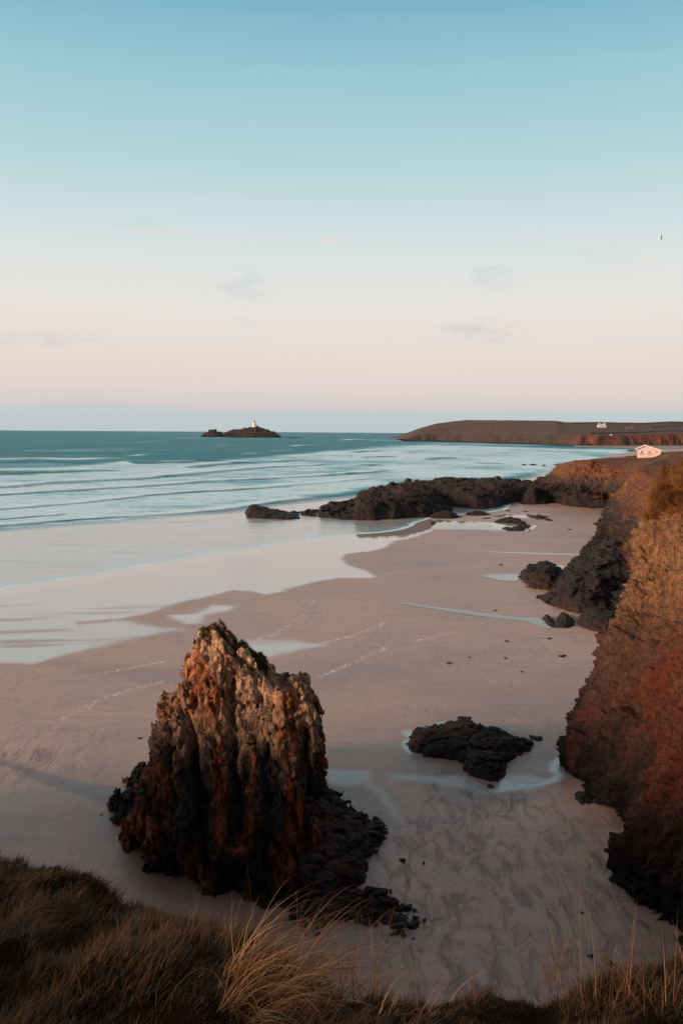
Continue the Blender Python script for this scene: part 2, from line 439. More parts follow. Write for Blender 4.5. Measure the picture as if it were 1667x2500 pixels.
def pool_material():
    m, t, b = mat('pool_water'); p = t.pos()
    b.inputs['Base Color'].default_value = lin(96,92,92)
    b.inputs['Roughness'].default_value = 0.04; b.inputs['IOR'].default_value = 1.75
    n = t.noise(p, 3.0, 3, 0.5)
    t.link(t.bump(n, 0.3, 0.004), b.inputs['Normal'])
    return m

def rock_material(name, low, mid, high, rust, z0, z1, z2, rust_amt=0.35, scale=1.0, vert=0.35, pale=0.0, attr=False, wetz=0.0, bumpd=0.25, rot=(0.12, 0.1, 0), tanc=lin(140,110,84), streak=0.5, chunk=0.4):
    """weathered cliff rock: low zone darkened for algae and shade alike, grey slate, weathered tan (sun-brightened on the stack) and rust stains above"""
    m, t, b = mat(name); p = t.pos(); X, Y, Z = t.xyz(p)
    pv = t.mapping(p, (1, 1, vert), rot)
    a = t.noise(pv, 0.55*scale, 6, 0.62, 0.7); bq = t.noise(pv, 2.2*scale, 6, 0.68, 0.5); cq = t.noise(p, 9*scale, 5, 0.7)
    cr = t.vor(t.mix(0.18, pv, t.noise(pv, 1.5*scale, 4, out=1)), 1.5*scale, 'DISTANCE_TO_EDGE')
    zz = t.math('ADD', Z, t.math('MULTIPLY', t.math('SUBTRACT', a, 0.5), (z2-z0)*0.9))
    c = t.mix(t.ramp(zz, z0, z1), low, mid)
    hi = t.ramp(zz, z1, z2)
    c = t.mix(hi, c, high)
    c = t.mix(t.math('MULTIPLY', t.ramp(bq, 0.50, 0.72), 0.6), c, t.mix(0.5, c, lin(40,36,36)))
    rm = t.math('MULTIPLY', t.ramp(t.noise(t.mapping(p, (1, 1, vert*0.8), rot, (7, 3, 1)), 0.42*scale, 5, 0.6, 1.0), 0.52, 0.63), rust_amt)
    if attr: rm = t.math('MAXIMUM', rm, t.math('MULTIPLY', t.attr('rust'), t.ramp(bq, 0.30, 0.60)))
    rc = t.mix(t.ramp(cq, 0.35, 0.65), rust, t.mix(0.6, rust, lin(66,36,26)))
    c = t.mix(rm, c, rc)
    if attr:
        c = t.mix(t.math('MULTIPLY', t.attr('tan'), t.ramp(bq, 0.35, 0.58)), c, t.mix(t.ramp(cq, 0.35, 0.7), tanc, t.mix(0.6, tanc, lin(60,46,38))))
        c = t.mix(t.math('MULTIPLY', t.attr('green'), t.ramp(a, 0.3, 0.5)), c, lin(56,58,50))
    if pale: c = t.mix(t.math('MULTIPLY', t.ramp(cq, 0.60, 0.70), pale), c, lin(170,165,158))
    crack = t.math('SUBTRACT', 1.0, t.ramp(cr, 0.0, 0.07))
    crack = t.math('MULTIPLY', crack, t.ramp(t.noise(pv, 0.9*scale, 3, 0.6, 0.8), 0.5, 0.68))
    c = t.mix(t.math('MULTIPLY', crack, 0.5), c, lin(20,17,16))
    sk_ = t.noise(t.mapping(p, (1, 1, vert*1.3), rot, (3, 1, 9)), 4.0*scale, 6, 0.7, 0.6)
    c = t.mix(streak, c, t.mix(t.ramp(sk_, 0.36, 0.64), (0.30, 0.30, 0.31, 1), (1.55, 1.5, 1.45, 1)), 'MULTIPLY')
    c = t.mix(1.0, c, t.mix(cq, (0.45, 0.45, 0.45, 1), (1.6, 1.6, 1.6, 1)), 'MULTIPLY')
    t.link(c, b.inputs['Base Color'])
    t.link(t.mixf(t.ramp(zz, z0, z1), 0.62, 0.85), b.inputs['Roughness'])
    b.inputs['Specular IOR Level'].default_value = 0.25
    hh = t.math('ADD', t.math('ADD', t.math('MULTIPLY', bq, 1.0), t.math('MULTIPLY', cq, 0.35)), t.math('MULTIPLY', crack, -0.25))
    ck = t.vor(t.mix(0.10, p, t.noise(p, 2*scale, 3, out=1)), 3.2*scale); ck2 = t.vor(p, 8*scale)
    hh = t.math('ADD', hh, t.math('ADD', t.math('MULTIPLY', ck, -chunk), t.math('MULTIPLY', ck2, -0.4*chunk)))
    t.link(t.bump(hh, 1.0, bumpd), b.inputs['Normal'])
    return m

def simple(name, col, rough=0.7, nscale=0, amt=0.2, ior=1.45):
    m, t, b = mat(name); b.inputs['Roughness'].default_value = rough; b.inputs['IOR'].default_value = ior
    if nscale:
        n = t.noise(t.pos(), nscale, 5, 0.6)
        c = t.mix(n, tuple(x*(1-amt) for x in col[:3])+(1,), tuple(min(1, x*(1+amt)) for x in col[:3])+(1,))
        t.link(c, b.inputs['Base Color'])
    else: b.inputs['Base Color'].default_value = col
    return m
def blade_material(name, stops, scale=1.0, trans=0.25):
    """grass blades: colour varies blade by blade and along the blade"""
    m, t, b = mat(name)
    r = t.attr('rnd'); k = t.attr('along')
    cr = t.new('ShaderNodeValToRGB'); e = cr.color_ramp.elements
    while len(e) > 1: e.remove(e[-1])
    e[0].position = stops[0][0]; e[0].color = lin(*stops[0][1])
    for p, c in stops[1:]:
        q = e.new(p); q.color = lin(*c)
    t.link(r, cr.inputs[0])
    c = t.mix(t.math('MULTIPLY', k, 0.25), cr.outputs[0], lin(150,108,66))
    t.link(c, b.inputs['Base Color']); b.inputs['Roughness'].default_value = 0.6
    b.inputs['Specular IOR Level'].default_value = 0.3
    tr = t.new('ShaderNodeBsdfTranslucent'); t.link(c, tr.inputs[0])
    mx = t.new('ShaderNodeMixShader'); mx.inputs[0].default_value = trans
    t.link(b.outputs[0], mx.inputs[1]); t.link(tr.outputs[0], mx.inputs[2])
    t.link(mx.outputs[0], t.n['Material Output'].inputs['Surface'])
    return m
def land_material():
    """far headland: turf fields above, red earth cliff, dark tide-washed rock"""
    m, t, b = mat('headland_land'); p = t.pos(); X, Y, Z = t.xyz(p)
    v = t.attr('v'); u = t.attr('u')
    n = t.noise(t.mapping(p, (0.006, 0.02, 0.05)), 1.0, 6, 0.62, 0.5); n2 = t.noise(t.mapping(p, (0.03, 0.03, 0.06)), 1.0, 6, 0.65)
    n3 = t.noise(t.mapping(p, (0.05, 0.05, 0.012)), 1.0, 5, 0.6)
    turf = t.mix(t.ramp(n, 0.35, 0.65), lin(104,84,72), lin(84,74,66)); turf = t.mix(t.math('MULTIPLY', t.ramp(n2, 0.5, 0.75), 0.5), turf, lin(126,100,84))
    turf = t.mix(t.math('MULTIPLY', t.ramp(n2, 0.25, 0.5), 0.0), turf, lin(50,48,40))
    red = t.mix(t.ramp(n3, 0.35, 0.65), lin(124,72,52), lin(88,62,52))
    bare = t.mix(t.ramp(n3, 0.35, 0.65), lin(76,66,60), lin(60,56,53))
    cliff = t.mix(t.attr('red'), bare, red)
    vv = t.math('ADD', v, t.math('MULTIPLY', t.math('SUBTRACT', n2, 0.5), 0.10))
    c = t.mix(t.ramp(vv, 0.11, 0.16), lin(46,44,44), cliff)
    c = t.mix(t.ramp(vv, 0.36, 0.42), c, turf)
    t.link(c, b.inputs['Base Color']); b.inputs['Roughness'].default_value = 0.95; b.inputs['Specular IOR Level'].default_value = 0.1
    t.link(t.bump(t.math('ADD', n2, n3), 1.0, 3.0), b.inputs['Normal'])
    return m

M_SAND = sand_material(); M_SEA = sea_material(); M_POOL = pool_material(); M_LAND = land_material()
M_STACK = rock_material('stack_rock', lin(30,25,24), lin(60,55,54), lin(168,132,104), lin(190,96,40), 1.5, 5.0, 9.5, 0.6, 1.0, 0.22, attr=True, tanc=lin(238,194,154), streak=0.95)  # sunlight on the top painted as pale tan, shade at the foot as near-black
M_REEF = rock_material('reef_rock', lin(40,30,28), lin(44,38,36), lin(66,57,52), lin(74,46,36), 0.5, 3.0, 10.0, 0.5, 0.5, 0.8, bumpd=0.5)
M_WEED = rock_material('weedy_rock', lin(36,33,31), lin(44,38,35), lin(58,50,44), lin(96,54,32), 0.0, 0.7, 2.0, 0.45, 1.6, 0.8, pale=0.55, bumpd=0.12)
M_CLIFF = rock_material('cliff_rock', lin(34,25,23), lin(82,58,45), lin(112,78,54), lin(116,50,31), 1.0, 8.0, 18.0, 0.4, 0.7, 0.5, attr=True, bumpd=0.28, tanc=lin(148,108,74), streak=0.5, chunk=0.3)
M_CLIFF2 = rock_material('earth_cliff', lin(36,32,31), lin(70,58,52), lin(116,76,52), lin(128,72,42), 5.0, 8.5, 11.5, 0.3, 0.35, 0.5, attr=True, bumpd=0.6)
M_TOE = rock_material('toe_rock', lin(54,40,34), lin(40,36,35), lin(48,45,44), lin(78,50,38), 0.3, 2.5, 6.0, 0.35, 0.7, 0.8, bumpd=0.3)
M_ISLE = rock_material('island_rock', lin(24,22,24), lin(52,42,40), lin(58,50,42), lin(84,58,50), 4.0, 12.0, 24.0, 0.5, 0.05, 0.7, bumpd=3.0)

# ------------------------------------------------------------------ beach
WLpx = [(-900,1640),(-400,1530),(0,1440),(106,1423),(213,1405),(330,1385),(430,1369),(530,1348),(640,1337),(703,1323),(780,1316),(856,1305.6),(927,1301),(983,1293),(1009,1283.6),(1019,1275),
        (1060,1264),(1130,1255),(1200,1250),(1240,1243),(1252,1228),(1275,1205),(1300,1185),(1330,1172),(1372,1150),(1440,1122),(1560,1098),(1700,1086),(2600,1078)]
WL = GP(WLpx)
SEA_POLY = np.concatenate([WL, [[6000, 12000], [-9000, 12000], [-9000, -200], [-220, -200]]])
def noisy(x, y, amp=1.0):
    return amp*fbm(x*0.18, y*0.10, x*0, 4, 5)
def polar_grid(pys, azs):
    """rows and columns of a fan of ground points spaced evenly as seen from the cliff top"""
    dr = np.array([math.tan(math.radians(PITCH)+math.atan((py-1250)/FPX)) for py in pys])
    r = H0/dr
    A, Rr = np.meshgrid(np.radians(azs), r)
    return Rr*np.sin(A), Rr*np.cos(A)
azs = np.concatenate([np.linspace(-75, -27, 60)[:-1], np.linspace(-27, 27, 760), np.linspace(27, 75, 60)[1:]])
pys = np.concatenate([np.linspace(1068, 1180, 60)[:-1], np.linspace(1180, 1700, 420)[:-1], np.linspace(1700, 2560, 360), [2800, 3300, 4300, 8000]])
bx, by = polar_grid(pys, azs)
wob = noisy(bx, by)
sdw = poly_sd(bx, by, SEA_POLY)            # + seaward
wet = np.zeros(bx.shape)
def wetpoly(px, soft, amt=1.0, seed=0, wobble=1.0):
    global wet
    s = poly_sd(bx, by, GP(px)) + wob*soft*1.1*wobble
    wet = np.maximum(wet, amt*sstep(-soft, soft, s))
WET1 = [(-900,1700),(-900,1810),(-300,1690),(0,1617),(75,1620),(143,1603),(230,1582),(215,1560),(206,1535),(195,1522),(275,1513),(367,1496),(436,1473),(517,1456),(568,1442),(608,1445),(649,1453),(695,1447),(706,1437),(763,1422),(827,1414),(914,1411),(887,1396),(850,1382),(826,1366),(832,1353),(914,1346),(967,1322),(1020,1311),(1046,1298),(1060,1292),(1275,1294),(1275,1280),(1060,1270),(1019,1262),(980,1270),(830,1280),(500,1330),(0,1410),(-900,1600)]
wetpoly(WET1, 0.9)
wetpoly([(195,1524),(275,1520),(436,1538),(379,1552),(300,1566),(230,1582),(150,1590),(120,1550)], 1.6, 0.85)
wetpoly([(416,1505),(476,1500),(517,1479),(574,1482),(557,1493),(505,1505),(494,1522),(459,1525)], 1.0, 0.9)
wetpoly([(568,1567),(712,1563),(786,1577),(717,1597),(660,1608),(560,1600)], 1.2, 0.85)
wetpoly([(780,1885),(900,1888),(905,1912),(840,1922),(790,1915)], 0.5, 0.30)
wetpoly([(890,1905),(930,1925),(965,1975),(985,2020),(950,1985),(925,1945),(885,1920)], 0.5, 0.2)
wetpoly([(1290,1900),(1340,1912),(1283,1930),(1180,1935),(1060,1915),(960,1905),(960,1897),(1100,1900)], 0.6, 0.3)
wetpoly([(1046,1775),(1078,1766),(1110,1765),(1155,1775),(1210,1789),(1232,1799),(1200,1812),(1100,1800),(1060,1792)], 0.22, 0.6, wobble=0.6)
wetpoly([(978,1788),(1002,1782),(1015,1800),(1040,1850),(1000,1844),(982,1830),(981,1812),(996,1806),(983,1798)], 0.22, 0.6, wobble=0.6)
wetpoly([(1130,1898),(1171,1906),(1184,1914),(1219,1904),(1250,1914),(1299,1918),(1347,1904),(1356,1893),(1341,1888),(1344,1868),(1362,1852),(1380,1860),(1385,1905),(1340,1917),(1283,1930),(1238,1933),(1206,1941),(1170,1933),(1190,1924),(1165,1916)], 0.25, 0.5, wobble=0.6)
# streaky sand bars inside the swash: break the sheet of water with fine noise
st = fbm(bx*0.05+by*0.012, by*0.32-bx*0.06, bx*0, 4, 31)
px_, py_ = pix_of(bx, by, bx*0)
bars = sstep(0.05, 0.45, st)*sstep(1440, 1520, py_)*sstep(1000, 300, px_)*0.8
wet = np.clip(wet*(1-bars), 0, 1)
wet = np.where(sdw > -0.3, 1.0, wet)
damp = np.zeros(bx.shape)
def damppoly(px, soft, amt):
    global damp
    s = poly_sd(bx, by, GP(px))+wob*soft*0.8
    damp = np.maximum(damp, amt*sstep(-soft, soft, s))
damppoly([(-200,1790),(0,1858),(57,1878),(134,1898),(210,1916),(290,1925),(290,1990),(262,1972),(200,1945),(115,1920),(38,1878),(-200,1830)], 0.35, 0.85)
damppoly([(560,1960),(860,1890),(960,1960),(960,2060),(900,2200),(1060,2200),(1060,2310),(900,2330),(600,2330),(290,2130),(260,2000)], 1.6, 0.75)
damppoly([(965,1780),(1100,1740),(1300,1790),(1340,1880),(1300,1940),(1100,1960),(960,1890)], 2.0, 0.5)
damp = np.maximum(damp, 0.35*sstep(0.1, 0.6, fbm(bx*0.06, by*0.12, bx*0, 4, 77)))
foam = np.zeros(bx.shape)
def foamline(px, w, amt=1.0):
    global foam
    dd, sd_, pr = line_d(bx+wob*0.35, by+wob*0.5, GP(px))
    gap = sstep(-0.45, 0.15, fbm(bx*0.25, by*0.2, bx*0+w*7, 3, 9))
    foam = np.maximum(foam, amt*np.clip(1.1-dd/(w*1.0), 0, 1)*gap*sstep(0, 0.06, pr)*sstep(1, 0.9, pr))
foamline([(-60,1696),(0,1686),(115,1671),(241,1648),(344,1628),(453,1608),(560,1588)], 0.55)
foamline([(200,1737),(247,1712),(321,1686),(425,1660)], 0.6, 0.9)
foamline([(150,1760),(200,1737),(240,1730)], 0.5, 0.7)
foamline([(0,1979),(38,1953),(60,1935),(76,1924),(100,1915)], 0.22, 0.9)
foamline([(60,1805),(110,1790),(160,1770)], 0.3, 0.8)
foamline([(250,1835),(300,1828),(335,1815)], 0.25, 0.6)
foamline([(600,1572),(626,1565),(671,1551),(705,1530),(740,1505),(760,1480),(769,1465),(785,1445),(804,1436)], 0.8)
foamline([(752,1666),(803,1645),(884,1611),(941,1583),(1012,1568),(1066,1554),(1139,1543)], 0.6)
foamline([(770,1576),(832,1562),(900,1541),(932,1525),(990,1508)], 0.7)
foamline([(900,1410),(960,1400),(1060,1395)], 0.9, 0.6)
foamline([(820,1380),(824,1365),(832,1352)], 0.8, 0.9)
foamline([(190,1523),(275,1514),(367,1497),(436,1474),(517,1457)], 0.5, 0.8)
rip = sstep(1860, 2000, py_)*sstep(860, 1000, px_)*(0.45+0.55*sstep(1480, 1200, px_))+sstep(1760, 1830, py_)*sstep(1930, 1860, py_)*sstep(330, 160, px_)*0.5+0.15
rip = np.clip(rip*(0.65+1.2*sstep(-0.3, 0.4, fbm(bx*0.25, by*0.15, bx*0, 3, 41))), 0, 1)
bz = np.where(sdw < 0, np.minimum(0.12, -sdw*0.02), -sdw*0.03)
dist = np.sqrt(bx**2+by**2)
bz = bz+np.where(sdw < 0, sstep(0, 12, -sdw)*(0.05*fbm(bx*0.15, by*0.15, bx*0, 3, 3)+0.03*rip*fbm(bx*1.4, by*0.4, bx*0, 3, 8)), 0)*(1-wet)
bz = np.maximum(bz, -6)
V = np.stack([bx, by, bz], -1).reshape(-1, 3)
beach = mesh_np('sand_beach', V, grid_quads(*bx.shape)[:, ::-1], M_SAND, attrs=dict(wet=wet, damp=damp, foam=foam, ripple=rip))
tag(beach, 'damp pinkish brown sand beach with wet sheen and foam lines', None, None, 'structure')

# ground sheet far beyond everything, under the sea bed
V = np.array([[-40000, -40000, -30], [40000, -40000, -30], [40000, 9500, -30], [-40000, 9500, -30]])
tag(mesh_np('sea_bed', V, [[0, 1, 2, 3]], simple('sea_bed', lin(90,84,74), 0.9, 0.01)), 'sandy sea bed far below the water', None, None, 'structure')

tick('beach')
# --- sea
azs2 = np.concatenate([np.linspace(-80, -28, 50)[:-1], np.linspace(-28, 28, 760), np.linspace(28, 60, 30)[1:]])
py2 = np.concatenate([[1054.6, 1054.9, 1055.3, 1055.8, 1056.5], np.linspace(1057, 1110, 150), np.linspace(1110, 1350, 420)[1:], np.linspace(1350, 1560, 120)[1:], np.linspace(1560, 1900, 20)[1:]])
eye_off = 1250+FPX*math.tan(math.radians(-PITCH))
dr = np.tan(np.radians(PITCH)+np.arctan((py2-1250)/FPX)); r = np.minimum(H0/dr, 10250); r[0] = 10250
A, Rr = np.meshgrid(np.radians(azs2), r)
sx, sy = Rr*np.sin(A), Rr*np.cos(A)
keep = (poly_sd(sx, sy, SEA_POLY) > -8)
swx, swy = pix_of(sx, sy, sx*0)
crestA = np.zeros(sx.shape); foamA = np.zeros(sx.shape); face = np.zeros(sx.shape)
# belt of broken white water between the outer break and the shallows
outer = GP([(-500,1150),(0,1143),(150,1138),(266,1130),(420,1126),(500,1124),(620,1116),(720,1108),(834,1098),(950,1088),(1010,1084),(1150,1086),(1300,1091),(1420,1096),(1600,1098),(2600,1084),(2600,1200),
            (1640,1130),(1360,1152),(1290,1168),(1200,1172),(1000,1186),(834,1210),(700,1232),(640,1240),(532,1252),(372,1266),(160,1280),(0,1294),(-500,1330)])
s = poly_sd(sx, sy, outer); scl = np.maximum(sy*0.045, 8)
belt = sstep(-0.6, 1.0, s/scl+0.8*fbm(sx*0.012, sy*0.005, sx*0, 4, 61))
foamA = np.maximum(foamA, belt*(0.58+0.30*fbm(sx*0.02, sy*0.012, sx*0, 4, 62)))
sz = np.zeros(sx.shape)
def breaker(px, amp, wf, wb, crest=1.0, front=0.8, back=0.0, wobble=1.0, fade=0.08):
    """one breaking wave along a line of photo points given left to right; steep face towards the shore"""
    global foamA, face, sz, crestA
    pl = GP(px)
    wb_ = fbm(sx*0.03, sy*0.012, sx*0+amp, 4, 71)*wf*1.6*wobble
    D = np.hypot(sx, sy)
    dd, sd_, pr = line_d(sx, sy+wb_, pl)
    s = dd*sd_                                     # + seaward (left of a line running left to right)
    endf = sstep(0, fade, pr)*sstep(1, 1-fade, pr)
    var = (0.65+0.75*fbm(sx*0.02, sx*0, sx*0+amp*3, 3, 72))*endf
    prof = np.where(s < 0, np.exp(-(s/wf)**2), np.exp(-(s/wb)**2))
    sz = sz+amp*var*prof
    fr = np.exp(-((s+wf*0.65)/(wf*0.62))**2)*endf*(0.62+0.38*sstep(-0.35, 0.25, fbm(sx*0.025, sy*0.01, sx*0+amp*5, 4, 74)))
    cr_ = np.exp(-((s-wb*0.12)/(wb*0.35))**2)*endf
    face = np.maximum(face, front*fr*np.clip(0.35+var*1.2, 0, 1)); foamA = foamA*(1-0.9*fr*front)
    foamA = np.maximum(foamA*(1-0.92*fr*front), crest*cr_*np.clip(0.6+0.7*fbm(sx*0.03, sy*0.02, sx*0+amp, 3, 73), 0, 1))
    crestA = np.maximum(crestA*(1-fr*front), crest*np.exp(-((s-wb*0.16)/(wb*0.5))**2)*endf*sstep(-0.4, 0.15, fbm(sx*0.04, sy*0.02, sx*0+amp, 4, 75))*1.3)
    if back: foamA = np.maximum(foamA, back*np.exp(-((s-wb)/(wb*1.4))**2)*(s > 0)*endf)
breaker([(-400,1128),(-100,1126),(0,1125),(80,1124),(180,1122),(266,1119),(300,1118)], 2.6, 14, 26, 0.95, 1.0)
breaker([(-300,1163),(-60,1160),(0,1158),(120,1154),(190,1152),(270,1148)], 2.0, 10, 16, 1.0, 0.9, 0.9)
breaker([(300,1131),(420,1128),(520,1124)], 1.4, 12, 20, 0.3, 0.9)
breaker([(440,1143),(500,1136),(560,1131),(640,1128),(720,1124)], 1.2, 9, 12, 0.9, 0.5)
breaker([(-300,1200),(0,1190),(80,1185),(266,1173),(436,1161),(570,1146),(700,1138),(834,1133)], 1.2, 6, 10, 1.0, 0.55, 0.9)
breaker([(-300,1226),(0,1208),(160,1198),(320,1190),(430,1181),(560,1172),(700,1166),(834,1158),(960,1148)], 0.9, 4.5, 8, 1.0, 0.6, 0.85)
breaker([(-300,1262),(0,1240),(100,1233),(213,1225),(372,1210),(532,1198),(702,1185),(834,1173),(930,1166)], 0.7, 3.2, 6, 1.0, 0.75, 0.8)
breaker([(-300,1304),(0,1284),(160,1272),(372,1257),(532,1244),(638,1230),(700,1222),(780,1213)], 0.55, 2.2, 4.5, 1.0, 0.85, 0.85)
breaker([(-200,1274),(0,1268),(128,1259),(160,1254)], 0.4, 2.0, 4, 0.7, 0.6)
breaker([(834,1106),(880,1103),(930,1101)], 1.2, 10, 14, 0.95, 0.9)
breaker([(870,1118),(900,1116),(960,1114)], 1.0, 8, 12, 0.95, 0.7)
breaker([(1030,1122),(1060,1119),(1110,1118)], 0.9, 7, 10, 0.7, 0.8)
breaker([(830,1076),(860,1073),(980,1076),(1060,1079)], 1.0, 12, 18, 0.9, 0.3)
breaker([(720,1089),(745,1087),(775,1086)], 1.0, 14, 16, 0.8, 0.9)
for q in ((345,1112,60),(410,1110,40),(560,1087,70),(900,1135,90),(700,1100,80),(620,1108,50),(1150,1100,120),(1000,1104,60),(1180,1130,80),(300,1100,60),(90,1100,80),(640,1066,0)):
    if q[2]: breaker([(q[0]-q[2]/2, q[1]+1.2), (q[0], q[1]), (q[0]+q[2]/2, q[1]-0.6)], 0.8, 9, 12, 0.55, 0.75, 0, 1.5, 0.3)
# white water round the far skerries and along the headland
for (a, b_, w, am) in ((455,1069,26,0.9),(505,1068.5,30,1.0),(540,1068.5,30,1.0),(612,1070,60,0.75),(668,1069.5,50,0.6),(860,1072,34,0.95),(960,1075,60,0.8),(715,1068.5,60,0.6),(1100,1082,120,0.8),(1230,1086,160,0.8)):
    c = G(a, b_); k = c[1]/FPX
    q = ((sx-c[0])/(w*k))**2+((sy-c[1])/(45+0*w))**2
    foamA = np.maximum(foamA, am*np.exp(-q))
shallow_poly = GP([(-900,1345),(0,1288),(160,1276),(372,1261),(532,1248),(638,1234),(800,1215),(960,1200),(1100,1190),(1290,1165),(1340,1140),(1600,1110),(2600,1090),(2600,2000),(-900,2000)])
sh = sstep(-6, 10, poly_sd(sx, sy, shallow_poly)+3*fbm(sx*0.05, sy*0.05, sx*0, 3, 90))
sdw2 = poly_sd(sx, sy, SEA_POLY)
w2 = fbm(sx*0.25, sy*0.25, sx*0, 3, 33)
edge = np.clip(1-np.abs(sdw2-0.6+0.9*w2)/1.2, 0, 1)*sstep(700, 300, sy)
edge = np.maximum(edge, 0.8*np.clip(1-np.abs(sdw2-2.2+1.3*w2)/0.5, 0, 1)*sstep(0.1, 0.3, w2)*sstep(500, 300, sy))
edge = np.maximum(edge, crestA)
foamA = np.maximum(foamA, 0.42*sstep(9, 1, sdw2)*sstep(600, 250, sy)*(sdw2 > 0))
foamA = np.maximum(foamA, 0.30*sh*sstep(0.0, 0.5, fbm(sx*0.05, sy*0.09, sx*0, 4, 35)))
cap = 0.34*sstep(0.15, 0.6, fbm(sx*0.01, sy*0.004, sx*0, 4, 99))*(1-sh)
foamA = np.maximum(foamA, cap*sstep(3500, 900, sy))
# small dark ripples over the shallows
rp = fbm(sx*0.05, sy*0.35+sx*0.03, sx*0, 4, 44)
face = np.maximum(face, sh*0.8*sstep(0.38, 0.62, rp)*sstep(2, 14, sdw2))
sz = sz+(1-sh)*0.5*fbm(sx*0.02, sy*0.05, sx*0, 4, 50)*sstep(3000, 1200, sy)+sh*0.05*rp*sstep(1, 8, sdw2)
sz = sz*sstep(-1, 6, sdw2)
kq = keep[:-1, :-1] | keep[1:, 1:]
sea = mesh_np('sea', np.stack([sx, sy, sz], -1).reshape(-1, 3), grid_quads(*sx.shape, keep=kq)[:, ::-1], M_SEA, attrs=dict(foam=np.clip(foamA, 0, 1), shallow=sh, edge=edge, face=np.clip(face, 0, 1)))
tag(sea, 'teal sea with rows of white breakers and pale shallows', None, None, 'structure')

tick('sea')
# --- pools left on the sand
def pool(px, label, grow=0.0, z=0.16, ragged=0.12):
    pl = GP(px); n = len(pl); pts = []
    for i in range(n):
        a, b = pl[i], pl[(i+1) % n]; L = np.hypot(*(b-a)); k = max(3, int(L/0.35))
        for j in range(min(k, 60)): pts.append(a+(b-a)*j/min(k, 60))
    pts = np.array(pts); 
    for _ in range(2): pts = (np.roll(pts, 1, 0)+pts*2+np.roll(pts, -1, 0))/4
    pts = pts+ragged*np.stack([fbm(pts[:, 0]*.9, pts[:, 1]*.9, pts[:, 0]*0, 3, 12), fbm(pts[:, 0]*.9, pts[:, 1]*.9, pts[:, 0]*0+9, 3, 13)], -1)
    me = bpy.data.meshes.new('tide_pool')
    me.from_pydata([(a, b, z) for a, b in pts], [], [list(range(len(pts)))]); me.update()
    if me.polygons[0].normal.z < 0: me.flip_normals()
    me.materials.append(M_POOL)
    o = bpy.data.objects.new('tide_pool', me); COL.objects.link(o)
    tag(o, label, None, None, 'structure')
pool([(962,1472),(1050,1482),(1120,1492),(1200,1502),(1274,1511),(1316,1510),(1322,1517),(1349,1534),(1340,1538),(1304,1528),(1285,1519),(1200,1511),(1110,1498),(1040,1486),(975,1476)], 'long narrow streak of water across the sand')
pool([(1168,1408),(1200,1404.5),(1262,1404),(1270,1412),(1258,1422),(1220,1419),(1190,1412)], 'pool beside the toe rock')
pool([(1310,1381),(1335,1380),(1379,1383),(1400,1388),(1379,1400),(1364,1394),(1345,1386)], 'pale pool behind the toe rock')
pool([(1183,1347.4),(1271,1350.6),(1379,1354),(1440,1357),(1440,1359),(1379,1357),(1271,1353.5),(1200,1350)], 'thin line of water on the sand')
pool([(1408,1345),(1425,1345.5),(1440,1350),(1425,1351)], 'small pool at the cliff foot')
pool([(1052,1274),(1080,1276),(1160,1278),(1195,1280),(1200,1286),(1190,1289),(1230,1293),(1300,1296),(1312,1284),(1296,1284),(1292,1298),(1240,1298),(1160,1295),(1052,1294)], 'bright pool beside the low rocks')
pool([(1200,1262),(1240,1258),(1300,1259),(1345,1262),(1310,1266),(1240,1265)], 'thin pool behind the low rocks')
# ------------------------------------------------------------------ headland beyond the bay
def catmull(Pts, n, axis=0):
    """resample control points (Catmull-Rom) along one axis; n per span"""
    A = np.moveaxis(np.asarray(Pts, float), axis, 0); m = len(A); out = []
    for i in range(m-1):
        p0, p1, p2, p3 = A[max(i-1, 0)], A[i], A[i+1], A[min(i+2, m-1)]
        k = n if np.isscalar(n) else n[i]
        for j in range(k):
            q = j/k
            out.append(0.5*((2*p1)+(-p0+p2)*q+(2*p0-5*p1+4*p2-p3)*q*q+(-p0+3*p1-3*p2+p3)*q**3))
    out.append(A[-1]); return np.moveaxis(np.array(out), 0, axis)
def lerp_rs(Pts, n, axis=0):
    A = np.moveaxis(np.asarray(Pts, float), axis, 0); out = []
    for i in range(len(A)-1):
        k = n if np.isscalar(n) else n[i]
        for j in range(k): out.append(A[i]*(1-j/k)+A[i+1]*j/k)
    out.append(A[-1]); return np.moveaxis(np.array(out), 0, axis)
def normals_of(Vg):
    du = np.gradient(Vg, axis=0); dv = np.gradient(Vg, axis=1); n = np.cross(du, dv)
    return n/np.maximum(np.linalg.norm(n, axis=-1, keepdims=True), 1e-9)

